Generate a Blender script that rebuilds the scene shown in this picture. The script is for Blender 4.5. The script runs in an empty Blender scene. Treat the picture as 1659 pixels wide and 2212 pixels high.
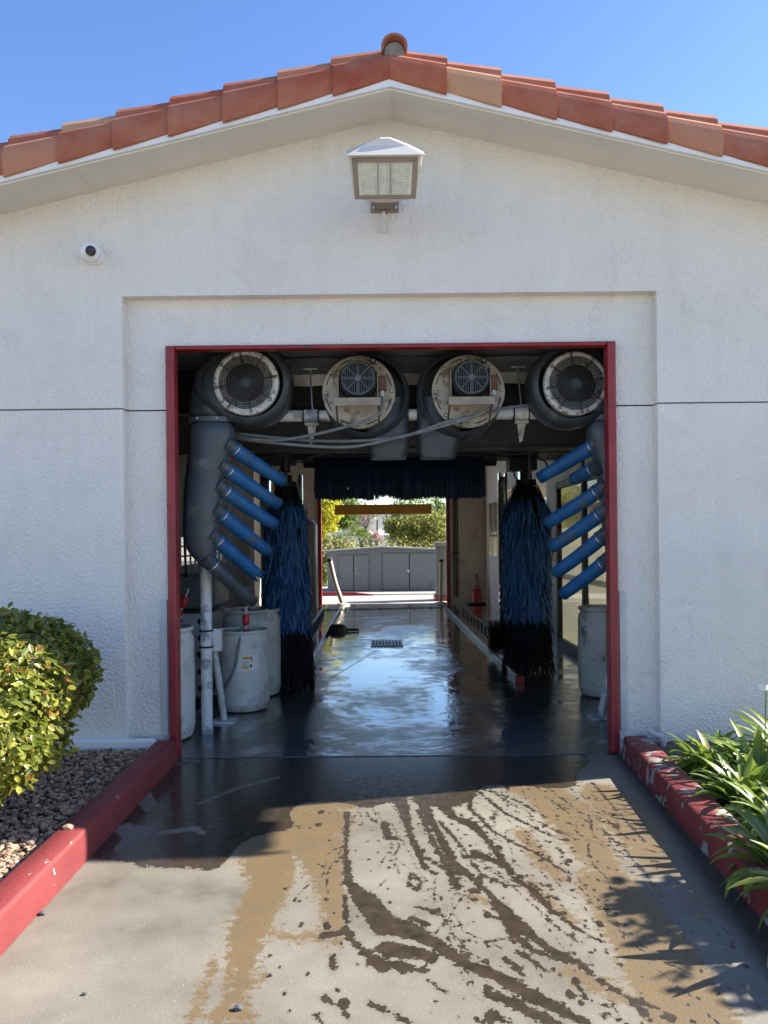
import bpy, math, random
import numpy as np
from mathutils import Vector, Matrix, noise
random.seed(7); RNG = np.random.default_rng(7)
sc = bpy.context.scene
COL = bpy.context.collection
R = math.radians
# ------------------------------------------------------------------ camera model
F = 1725.0; H = 1.55; TH = R(0.6); VX, VY = -11.1, 58.9
def derot(px, py):
    a, b = px-829.5, py-1106.0
    return a*math.cos(TH)-b*math.sin(TH)-VX, a*math.sin(TH)+b*math.cos(TH)-VY
def W(px, py, Y):
    a, b = derot(px, py); return Vector((a*Y/F, Y, H-b*Y/F))
def G(px, py, z=0.0):
    a, b = derot(px, py); Y = (H-z)*F/b; return Vector((a*Y/F, Y, z))

# ------------------------------------------------------------------ materials
def newmat(name):
    m = bpy.data.materials.new(name); m.use_nodes = True
    return m, m.node_tree, m.node_tree.nodes['Principled BSDF']
def N(t, typ, **kw):
    n = t.nodes.new(typ)
    for k, v in kw.items(): setattr(n, k, v)
    return n
def noise_n(t, scale, detail=4, rough=.55, co='Object', dist=0, vec=None):
    tc = N(t, 'ShaderNodeTexCoord'); n = N(t, 'ShaderNodeTexNoise')
    n.inputs['Scale'].default_value = scale; n.inputs['Detail'].default_value = detail
    n.inputs['Roughness'].default_value = rough; n.inputs['Distortion'].default_value = dist
    t.links.new(vec if vec else tc.outputs[co], n.inputs['Vector']); return n
def mapping(t, scale, co='Object'):
    tc = N(t, 'ShaderNodeTexCoord'); m = N(t, 'ShaderNodeMapping'); m.inputs['Scale'].default_value = scale
    t.links.new(tc.outputs[co], m.inputs['Vector']); return m.outputs['Vector']
def ramp(t, fac, stops, interp='LINEAR'):
    r = N(t, 'ShaderNodeValToRGB'); cr = r.color_ramp; cr.interpolation = interp
    while len(cr.elements) < len(stops): cr.elements.new(.5)
    for e, (p, c) in zip(cr.elements, stops):
        e.position = p; e.color = (c, c, c, 1) if isinstance(c, (int, float)) else (*c, 1)
    t.links.new(fac, r.inputs['Fac']); return r.outputs['Color']
def mixc(t, fac, a, b, mode='MIX'):
    m = N(t, 'ShaderNodeMix', data_type='RGBA', blend_type=mode)
    for s, v in (('Factor', fac), ('A', a), ('B', b)):
        i = [x for x in m.inputs if x.name == s and x.enabled][0]
        if isinstance(v, (int, float)): i.default_value = v if s == 'Factor' else (v, v, v, 1)
        elif isinstance(v, tuple): i.default_value = (*v, 1)
        else: t.links.new(v, i)
    return [o for o in m.outputs if o.enabled][0]
def math_n(t, op, a, b=0.0, clamp=False):
    m = N(t, 'ShaderNodeMath', operation=op, use_clamp=clamp)
    for i, v in enumerate((a, b)):
        if isinstance(v, (int, float)): m.inputs[i].default_value = v
        else: t.links.new(v, m.inputs[i])
    return m.outputs[0]
def bump(t, p, h, strength, dist=.01):
    b = N(t, 'ShaderNodeBump'); b.inputs['Strength'].default_value = strength; b.inputs['Distance'].default_value = dist
    t.links.new(h, b.inputs['Height'])
    t.links.new(b.outputs['Normal'], p.inputs['Normal']); return b
def simple(name, c, rough=.5, metal=0, var=.15, vscale=6, bmp=0, bscale=60, spec=.5, dirt=None, dscale=3, damt=.5):
    m, t, p = newmat(name)
    n = noise_n(t, vscale, 5)
    lo = tuple(x*(1-var) for x in c); hi = tuple(min(1, x*(1+var)) for x in c)
    col = ramp(t, n.outputs['Fac'], [(.3, lo), (.7, hi)])
    if dirt:
        d = noise_n(t, dscale, 8, .65)
        col = mixc(t, ramp(t, d.outputs['Fac'], [(.62-damt*.2, 0), (.72-damt*.2, 1)]), col, dirt)
    t.links.new(col, p.inputs['Base Color'])
    r2 = noise_n(t, vscale*3, 3)
    t.links.new(ramp(t, r2.outputs['Fac'], [(.3, max(0, rough-.08)), (.7, min(1, rough+.08))]), p.inputs['Roughness'])
    p.inputs['Metallic'].default_value = metal; p.inputs['Specular IOR Level'].default_value = spec
    if bmp: bump(t, p, noise_n(t, bscale, 4).outputs['Fac'], bmp, .004)
    return m
MT = {}
def stucco(name, c):
    m, t, p = newmat(name)
    n1 = noise_n(t, 1.1, 6, .6); n2 = noise_n(t, 46, 3, .5)
    col = ramp(t, n1.outputs['Fac'], [(.3, tuple(x*.93 for x in c)), (.7, c)])
    # faint vertical weather streaks and pits
    st = noise_n(t, 1, 5, .6, vec=mapping(t, (7, 7, .7)))
    col = mixc(t, ramp(t, st.outputs['Fac'], [(.5, 0), (.85, .28)]), col, tuple(x*.72 for x in c))
    v = N(t, 'ShaderNodeTexVoronoi'); v.inputs['Scale'].default_value = 75
    t.links.new(noise_n(t, 8, 2).outputs['Color'], v.inputs['Vector']) if False else t.links.new(mapping(t, (1, 1, 1)), v.inputs['Vector'])
    pit = ramp(t, noise_n(t, 150, 2, .5).outputs['Fac'], [(.24, .45), (.36, 0)])
    col = mixc(t, pit, col, tuple(x*.6 for x in c))
    tr_ = noise_n(t, 2.7, 7, .65, dist=.6); col = mixc(t, ramp(t, tr_.outputs['Fac'], [(.50, 0), (.66, .22)]), col, (.60, .575, .54))
    vo = N(t, 'ShaderNodeTexVoronoi', feature='DISTANCE_TO_EDGE'); vo.inputs['Scale'].default_value = .75
    wv = N(t, 'ShaderNodeVectorMath', operation='ADD'); nz_ = noise_n(t, 3.5, 6, .7); tc2 = N(t, 'ShaderNodeTexCoord')
    t.links.new(nz_.outputs['Color'], wv.inputs[0]); t.links.new(tc2.outputs['Object'], wv.inputs[1]); t.links.new(wv.outputs[0], vo.inputs['Vector'])
    ck = math_n(t, 'MULTIPLY', ramp(t, vo.outputs['Distance'], [(.0, 1), (.0035, 0)]), ramp(t, noise_n(t, .8, 2).outputs['Fac'], [(.5, 0), (.6, .55)]))
    col = mixc(t, ck, col, (.30, .28, .25))
    sp_ = noise_n(t, 60, 2, .5); col = mixc(t, math_n(t, 'MULTIPLY', ramp(t, sp_.outputs['Fac'], [(.70, 0), (.74, .6)]), ramp(t, noise_n(t, 1.7, 3).outputs['Fac'], [(.45, 0), (.6, 1)])), col, (.25, .22, .19))
    t.links.new(col, p.inputs['Base Color']); p.inputs['Roughness'].default_value = .92
    h = math_n(t, 'ADD', ramp(t, n2.outputs['Fac'], [(.36, 0), (.62, 1)]), math_n(t, 'MULTIPLY', noise_n(t, 170, 2).outputs['Fac'], .35))
    bump(t, p, h, .75, .009); return m
MT['stucco'] = stucco('stucco', (.82, .785, .735))
MT['trim'] = simple('white trim paint', (.74, .75, .76), .6, var=.05)
MT['soffit'] = simple('soffit board', (.68, .66, .61), .8, var=.06, vscale=2)
MT['plate'] = simple('pale metal strip', (.50, .51, .52), .5, var=.08)
MT['red'] = simple('red frame paint', (.25, .018, .026), .42, var=.2, vscale=4, dirt=(.13, .02, .02), dscale=9, damt=.2)
MT['wallin'] = simple('cream wash bay wall', (.74, .66, .56), .6, var=.06, vscale=1.5, dirt=(.55, .47, .39), dscale=1.3, damt=.2)
MT['wallpale'] = simple('pale side wall', (.80, .75, .72), .5, var=.07, vscale=1.5)
MT['ceil'] = simple('grey bay ceiling', (.24, .24, .24), .6, var=.3, vscale=1.5)
MT['darkbeam'] = simple('dark painted steel', (.075, .078, .08), .55, var=.35, vscale=3)
MT['black'] = simple('black rubber', (.012, .012, .013), .55, var=.3)
MT['blackfoam'] = simple('black foam', (.006, .006, .007), .9, var=.3, spec=.2)
MT['plastic'] = simple('grey moulded plastic', (.058, .070, .085), .42, var=.2, vscale=5, dirt=(.13, .14, .15), dscale=7, damt=.25, bmp=.15, bscale=160)
MT['housing'] = simple('dark housing plastic', (.036, .042, .050), .45, var=.2, vscale=5, dirt=(.10, .105, .11), dscale=6, damt=.25, bmp=.1, bscale=160)
MT['nozzle'] = simple('blue nozzle fabric', (.010, .105, .27), .55, var=.25, vscale=7, dirt=(.07, .09, .11), dscale=6, damt=.35, bmp=.1)
MT['steel'] = simple('galvanised steel', (.45, .46, .47), .35, .9, var=.15)
MT['chrome'] = simple('shiny stainless', (.6, .62, .64), .18, 1, var=.1)
MT['wpipe'] = simple('chipped white paint', (.64, .65, .64), .45, var=.08, dirt=(.22, .25, .28), dscale=6, damt=.62)
MT['wdisc'] = simple('cream blower plate', (.38, .35, .29), .5, var=.12, vscale=7, dirt=(.14, .12, .09), dscale=9, damt=.45)
MT['cradle'] = simple('dirty bracket', (.26, .22, .16), .6, var=.3, vscale=9)
MT['wring'] = simple('weathered intake ring', (.62, .61, .58), .5, var=.15, vscale=9, dirt=(.12, .11, .10), dscale=22, damt=.45)
MT['motor'] = simple('black motor casing', (.035, .038, .042), .4, var=.3)
MT['rust'] = simple('rusty junction box', (.12, .055, .04), .7, var=.4, vscale=20)
MT['cable'] = simple('grey conduit', (.17, .175, .18), .5, var=.25, vscale=12)
MT['drum'] = simple('natural white plastic drum', (.60, .60, .555), .42, var=.09, vscale=3, dirt=(.40, .38, .33), dscale=4, damt=.42)
MT['drumtan'] = simple('dirty tan drum', (.52, .51, .45), .5, var=.15, vscale=3, dirt=(.2, .19, .15), dscale=5, damt=.4)
MT['redplastic'] = simple('red plastic', (.5, .03, .035), .35, var=.1)
MT['hose'] = simple('grey hose', (.22, .24, .22), .4, var=.1)
MT['paper'] = simple('white label paper', (.72, .72, .70), .6, var=.05)
MT['yellowink'] = simple('yellow ink', (.65, .42, .08), .6, var=.1)
MT['orangeink'] = simple('orange ink', (.60, .22, .04), .6, var=.1)
MT['darkink'] = simple('dark ink', (.03, .03, .09), .6, var=.1)
MT['cabinet'] = simple('grey cabinet', (.40, .44, .47), .45, var=.15)
MT['cabdark'] = simple('dark cabinet cover', (.10, .11, .125), .45, var=.2)
MT['shed'] = simple('grey painted cabinet', (.135, .15, .165), .5, var=.06, vscale=2, dirt=(.10, .115, .13), dscale=1.6, damt=.15)
MT['shedroof'] = simple('grey shed roof', (.22, .23, .23), .5, var=.1)
MT['shedgap'] = simple('dark door gap', (.03, .035, .04), .8)
MT['louvre'] = simple('dull louvre', (.17, .18, .19), .5)
MT['lampcream'] = simple('cream lamp housing', (.66, .62, .54), .5, var=.06)  # plain cream paint, does not emit
MT['lampdark'] = simple('dark bronze lamp frame', (.22, .185, .14), .5, var=.06)  # dark bronze tone of the lens frame and bracket
MT['led'] = simple('ribbed led lens', (.68, .68, .60), .25, var=.1, vscale=30)
MT['leddark'] = simple('led divider', (.28, .28, .26), .4)
MT['camwhite'] = simple('white camera shell', (.8, .8, .8), .3, var=.02)
MT['glassdark'] = simple('dark camera lens', (.01, .01, .012), .1)
MT['orangebar'] = simple('amber clearance bar', (.85, .40, .06), .5, var=.06)
MT['cone'] = simple('faded orange cone', (.50, .06, .025), .5, var=.2, dirt=(.25, .08, .05), dscale=12, damt=.35)
MT['conegrey'] = simple('grimy cone sleeve', (.28, .26, .22), .6, var=.4, vscale=18)
MT['bollard'] = simple('cream bollard paint', (.55, .52, .43), .5, var=.15, vscale=8)
MT['tank'] = simple('dark grey tank', (.10, .105, .105), .35, var=.25, vscale=3)
MT['board'] = simple('dark fence board', (.05, .042, .036), .7, var=.4, vscale=3)
MT['tent'] = simple('white canopy', (.78, .76, .72), .7, var=.04)
MT['pinkpole'] = simple('rusty pole', (.38, .15, .09), .7)
MT['greypole'] = simple('grey pole', (.35, .34, .33), .7)
MT['bark'] = simple('bark', (.12, .09, .065), .9, var=.4, vscale=9, bmp=.4, bscale=30)
MT['mortar'] = simple('ridge mortar', (.27, .26, .24), .9, var=.3, vscale=18, bmp=.6, bscale=40)
MT['pvc'] = simple('weathered pvc pipe', (.50, .49, .46), .5, var=.12, vscale=15)
MT['railblack'] = simple('worn dark rail', (.06, .065, .07), .35, .5, var=.5, vscale=8, dirt=(.3, .31, .32), dscale=10, damt=.3)
MT['railgrey'] = simple('galvanised rail', (.40, .41, .42), .35, .7, var=.3, vscale=8)
MT['asphalt'] = simple('pale asphalt', (.23, .215, .19), .9, var=.15, vscale=1, bmp=.3, bscale=80)
MT['conc'] = simple('old concrete', (.42, .39, .34), .85, var=.12, vscale=1.5, bmp=.3, bscale=60)
MT['earth'] = simple('dry ground', (.22, .18, .13), .95, var=.25, vscale=.5)
MT['hill'] = simple('scrub hillside', (.16, .17, .15), .95, var=.45, vscale=.06)
MT['soil'] = simple('planter soil', (.11, .085, .06), .95, var=.4, vscale=14, bmp=.6, bscale=50)

def curbmat(name, chip, thr, sc2):
    m, t, p = newmat(name)
    n = noise_n(t, 2.5, 5); col = ramp(t, n.outputs['Fac'], [(.3, (.155, .022, .024)), (.7, (.215, .033, .035))])
    g = noise_n(t, 30, 6, .7); col = mixc(t, ramp(t, g.outputs['Fac'], [(.55, 0), (.75, .45)]), col, (.15, .026, .028))
    c = noise_n(t, sc2, 9, .62, dist=.4)
    mask = ramp(t, c.outputs['Fac'], [(thr, 0), (thr+.012, 1)])
    pc = ramp(t, noise_n(t, 20, 5).outputs['Fac'], [(.3, (.24, .235, .22)), (.7, (.36, .35, .33))])
    col = mixc(t, mask, col, pc)
    t.links.new(col, p.inputs['Base Color']); p.inputs['Roughness'].default_value = .55
    sc_ = noise_n(t, 1, 7, .7, vec=mapping(t, (14, 3, 22))); col2 = mixc(t, ramp(t, sc_.outputs['Fac'], [(.58, 0), (.70, .6)]), col, (.07, .045, .04)); t.links.new(col2, p.inputs['Base Color'])
    h = math_n(t, 'SUBTRACT', math_n(t, 'MULTIPLY', noise_n(t, 45, 7, .7).outputs['Fac'], 1.3), mask)
    bump(t, p, h, .7, .005); return m
MT['curbl'] = curbmat('red kerb paint', True, .655, 9)
MT['curbr'] = curbmat('peeling red kerb paint', True, .555, 6.5)

def islandmat(name, stops, rough=.5, spec=.4, transl=0, bmp=0, var=None, interp='LINEAR'):
    m, t, p = newmat(name)
    g = N(t, 'ShaderNodeNewGeometry')
    col = ramp(t, g.outputs['Random Per Island'], stops, interp)
    if var:
        n = noise_n(t, var, 6, .6); col = mixc(t, ramp(t, n.outputs['Fac'], [(.35, 0), (.75, .6)]), col, (.45, .26, .18), 'MIX')
    t.links.new(col, p.inputs['Base Color']); p.inputs['Roughness'].default_value = rough
    p.inputs['Specular IOR Level'].default_value = spec
    if bmp: bump(t, p, noise_n(t, 40, 5).outputs['Fac'], bmp, .004)
    if transl:
        tr = N(t, 'ShaderNodeBsdfTranslucent'); t.links.new(col, tr.inputs['Color'])
        ms = N(t, 'ShaderNodeMixShader'); ms.inputs[0].default_value = transl
        out = t.nodes['Material Output']
        t.links.new(p.outputs[0], ms.inputs[1]); t.links.new(tr.outputs[0], ms.inputs[2]); t.links.new(ms.outputs[0], out.inputs['Surface'])
    return m
MT['tile'] = islandmat('terracotta tile', [(0, (.35, .095, .052)), (.3, (.40, .13, .068)), (.5, (.30, .075, .045)), (.7, (.44, .18, .10)), (.85, (.32, .085, .048)), (.95, (.48, .27, .15))], .8, .2, bmp=.3, var=3.2, interp='CONSTANT')
MT['stone'] = islandmat('river gravel', [(0, (.44, .29, .18)), (.25, (.26, .155, .105)), (.5, (.54, .39, .26)), (.7, (.34, .185, .13)), (.85, (.14, .085, .06)), (1, (.58, .47, .36))], .8, .3, bmp=.4)
MT['leafbush'] = islandmat('hedge leaf', [(0, (.11, .145, .022)), (.45, (.19, .225, .035)), (.8, (.30, .31, .055)), (.95, (.42, .38, .07)), (.988, (.38, .12, .05)), (1, (.42, .24, .08))], .38, .5, .42)
MT['strap'] = islandmat('strap leaf', [(0, (.09, .17, .03)), (.5, (.18, .26, .035)), (.9, (.30, .36, .06)), (.965, (.36, .37, .12)), (1, (.40, .28, .12))], .38, .5, .35)
MT['berry'] = simple('dark berry', (.03, .022, .03), .35)
MT['leafyellow'] = islandmat('yellow green leaf', [(0, (.30, .34, .03)), (.5, (.48, .48, .04)), (1, (.60, .50, .05))], .5, .3, .5)
MT['leafgreen'] = islandmat('mid green leaf', [(0, (.07, .12, .03)), (.5, (.13, .20, .04)), (1, (.28, .34, .06))], .5, .3, .45)
MT['leafolive'] = islandmat('olive shrub leaf', [(0, (.12, .14, .03)), (.5, (.26, .27, .06)), (1, (.46, .44, .12))], .5, .3, .45)
MT['leafgrey'] = islandmat('grey green frond', [(0, (.20, .24, .17)), (.5, (.32, .36, .27)), (1, (.42, .46, .36))], .5, .3, .3)
MT['leafdust'] = islandmat('dry twig leaf', [(0, (.16, .14, .11)), (1, (.34, .27, .24))], .6, .3, .3)
MT['leafpink'] = islandmat('pink blossom', [(0, (.42, .14, .18)), (.5, (.55, .28, .32)), (1, (.60, .42, .40))], .6, .3, .4)
MT['bristle'] = islandmat('blue brush strip', [(0, (.010, .055, .15)), (.5, (.020, .095, .25)), (1, (.035, .14, .33))], .5, .4)
MT['bristledark'] = islandmat('navy brush strip', [(0, (.006, .022, .055)), (.5, (.010, .040, .10)), (1, (.014, .055, .13))], .55, .4)
MT['bristleblack'] = islandmat('black brush strip', [(0, (.004, .004, .005)), (1, (.012, .012, .014))], .8, .2)

def glassmat(name, tint=(.9, .95, .95), refl=.12):
    m, t, p = newmat(name)
    t.nodes.remove(p)
    tr = N(t, 'ShaderNodeBsdfTransparent'); tr.inputs[0].default_value = (*tint, 1)
    gl = N(t, 'ShaderNodeBsdfGlossy'); gl.inputs['Roughness'].default_value = .03
    lw = N(t, 'ShaderNodeLayerWeight'); lw.inputs[0].default_value = .5
    fo = math_n(t, 'ADD', math_n(t, 'MULTIPLY', math_n(t, 'POWER', lw.outputs['Facing'], 5), .5), .03)
    ms = N(t, 'ShaderNodeMixShader'); t.links.new(fo, ms.inputs[0])
    t.links.new(tr.outputs[0], ms.inputs[1]); t.links.new(gl.outputs[0], ms.inputs[2])
    t.links.new(ms.outputs[0], t.nodes['Material Output'].inputs['Surface']); return m
MT['glass'] = glassmat('window glass', (.75, .76, .74))
MT['frost'] = simple('frosted film', (.68, .66, .60), .35, var=.12, vscale=2)  # for sheets and panes added to spread sunlight
tt = MT['frost'].node_tree; pp = tt.nodes['Principled BSDF']
_tr = N(tt, 'ShaderNodeBsdfTranslucent'); _tr.inputs[0].default_value = (.8, .77, .70, 1)
_ms = N(tt, 'ShaderNodeMixShader'); _ms.inputs[0].default_value = .6
tt.links.new(pp.outputs[0], _ms.inputs[1]); tt.links.new(_tr.outputs[0], _ms.inputs[2]); tt.links.new(_ms.outputs[0], tt.nodes['Material Output'].inputs['Surface'])

def drivemat():
    m, t, p = newmat('driveway concrete')
    big = noise_n(t, 1.3, 7, .62); mid = noise_n(t, 6, 6, .6); fine = noise_n(t, 120, 3, .6)
    dry = ramp(t, big.outputs['Fac'], [(.34, (.10, .087, .066)), (.45, (.155, .138, .108)), (.56, (.188, .169, .135)), (.70, (.235, .212, .170))])
    dry = mixc(t, ramp(t, mid.outputs['Fac'], [(.5, 0), (.8, .3)]), dry, (.21, .185, .145))
    dry = mixc(t, ramp(t, fine.outputs['Fac'], [(.30, .5), (.42, 0)]), dry, (.15, .13, .10))
    v = N(t, 'ShaderNodeTexVoronoi'); v.inputs['Scale'].default_value = 42; t.links.new(mapping(t, (1, 1, 1)), v.inputs['Vector'])
    dry = mixc(t, ramp(t, v.outputs['Distance'], [(.06, .55), (.11, 0)]), dry, (.46, .44, .40))
    # tyre rubbing marks
    tm = noise_n(t, 1, 6, .65, vec=mapping(t, (9, .8, 1))); dry = mixc(t, ramp(t, tm.outputs['Fac'], [(.56, 0), (.72, .35)]), dry, (.175, .155, .125))
    aw = N(t, 'ShaderNodeAttribute'); aw.attribute_name = 'wet'
    ad = N(t, 'ShaderNodeAttribute'); ad.attribute_name = 'damp'
    e1 = noise_n(t, 22, 5, .65); e2 = noise_n(t, 75, 3, .6)
    edge = math_n(t, 'ADD', math_n(t, 'MULTIPLY', math_n(t, 'SUBTRACT', e1.outputs['Fac'], .5), 3.2), math_n(t, 'MULTIPLY', math_n(t, 'SUBTRACT', e2.outputs['Fac'], .5), 1.3))
    wet = ramp(t, math_n(t, 'ADD', aw.outputs['Fac'], edge), [(.0, 0), (.10, 1)])
    dmp = ramp(t, math_n(t, 'ADD', ad.outputs['Fac'], math_n(t, 'ADD', math_n(t, 'MULTIPLY', edge, 1.3), .45)), [(0, 0), (.6, 1)])
    dampc = mixc(t, ramp(t, fine.outputs['Fac'], [(.35, .6), (.6, 0)]), (.172, .118, .055), (.09, .060, .030))
    dampc = mixc(t, ramp(t, mid.outputs['Fac'], [(.4, 0), (.7, .6)]), dampc, (.115, .085, .050))
    halo = ramp(t, math_n(t, 'ADD', math_n(t, 'ADD', aw.outputs['Fac'], math_n(t, 'MULTIPLY', edge, .5)), 1.0), [(.2, 0), (1, .42)])
    wetc = ramp(t, noise_n(t, 14, 6, .6).outputs['Fac'], [(.3, (.030, .023, .017)), (.7, (.060, .046, .032))])
    col = mixc(t, math_n(t, 'MULTIPLY', dmp, .94), dry, dampc); col = mixc(t, halo, col, (.125, .105, .075)); col = mixc(t, wet, col, wetc)
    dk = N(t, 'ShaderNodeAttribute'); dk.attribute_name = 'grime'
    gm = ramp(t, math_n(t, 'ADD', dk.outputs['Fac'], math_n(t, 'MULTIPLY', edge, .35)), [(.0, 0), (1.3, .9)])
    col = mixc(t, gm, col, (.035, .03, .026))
    t.links.new(col, p.inputs['Base Color'])
    rr = mixc(t, dmp, .86, .5); rr = mixc(t, wet, rr, ramp(t, e1.outputs['Fac'], [(.35, .10), (.65, .30)]))
    t.links.new(rr, p.inputs['Roughness'])
    h = math_n(t, 'MULTIPLY', math_n(t, 'ADD', fine.outputs['Fac'], e2.outputs['Fac']), math_n(t, 'SUBTRACT', 1.0, math_n(t, 'MULTIPLY', wet, .85)))
    bump(t, p, h, .35, .003); return m
MT['drive'] = drivemat()
def floormat():
    m, t, p = newmat('wet bay floor')
    n = noise_n(t, .9, 7, .6); col = ramp(t, n.outputs['Fac'], [(.3, (.055, .05, .045)), (.7, (.13, .12, .105))])
    f = noise_n(t, 60, 4); col = mixc(t, ramp(t, f.outputs['Fac'], [(.4, .5), (.55, 0)]), col, (.03, .028, .025))
    t.links.new(col, p.inputs['Base Color'])
    a = noise_n(t, 1, 7, .66, dist=.5, vec=mapping(t, (1.0, .6, 1))); b = noise_n(t, 5, 5, .6)
    s = math_n(t, 'ADD', a.outputs['Fac'], math_n(t, 'MULTIPLY', math_n(t, 'SUBTRACT', b.outputs['Fac'], .5), .45))
    tc = N(t, 'ShaderNodeTexCoord'); sx = N(t, 'ShaderNodeSeparateXYZ'); t.links.new(tc.outputs['Object'], sx.inputs[0])
    mr = N(t, 'ShaderNodeMapRange'); t.links.new(sx.outputs['Y'], mr.inputs['Value'])
    mr.inputs['From Min'].default_value = 6; mr.inputs['From Max'].default_value = 11.5; mr.inputs['To Min'].default_value = .03; mr.inputs['To Max'].default_value = -.07
    s = math_n(t, 'ADD', s, mr.outputs[0])
    rg = ramp(t, s, [(.44, .03), (.50, .10), (.60, .24)])
    t.links.new(rg, p.inputs['Roughness'])
    puddle = ramp(t, s, [(.43, .04), (.56, 1)])
    p.inputs['Specular IOR Level'].default_value = .7; p.inputs['Coat Roughness'].default_value = .10; t.links.new(ramp(t, s, [(.45, .85), (.55, .12)]), p.inputs['Coat Weight'])
    h = math_n(t, 'MULTIPLY', math_n(t, 'ADD', noise_n(t, 130, 3).outputs['Fac'], math_n(t, 'MULTIPLY', noise_n(t, 24, 5, .6).outputs['Fac'], 1.6)), puddle)
    h2 = math_n(t, 'ADD', h, math_n(t, 'MULTIPLY', noise_n(t, 1.6, 3, .5, vec=mapping(t, (1, 1.8, 1))).outputs['Fac'], 1.3))
    bb = bump(t, p, h2, .34, .0035); t.links.new(bb.outputs['Normal'], p.inputs['Coat Normal']); return m
MT['floor'] = floormat()

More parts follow.
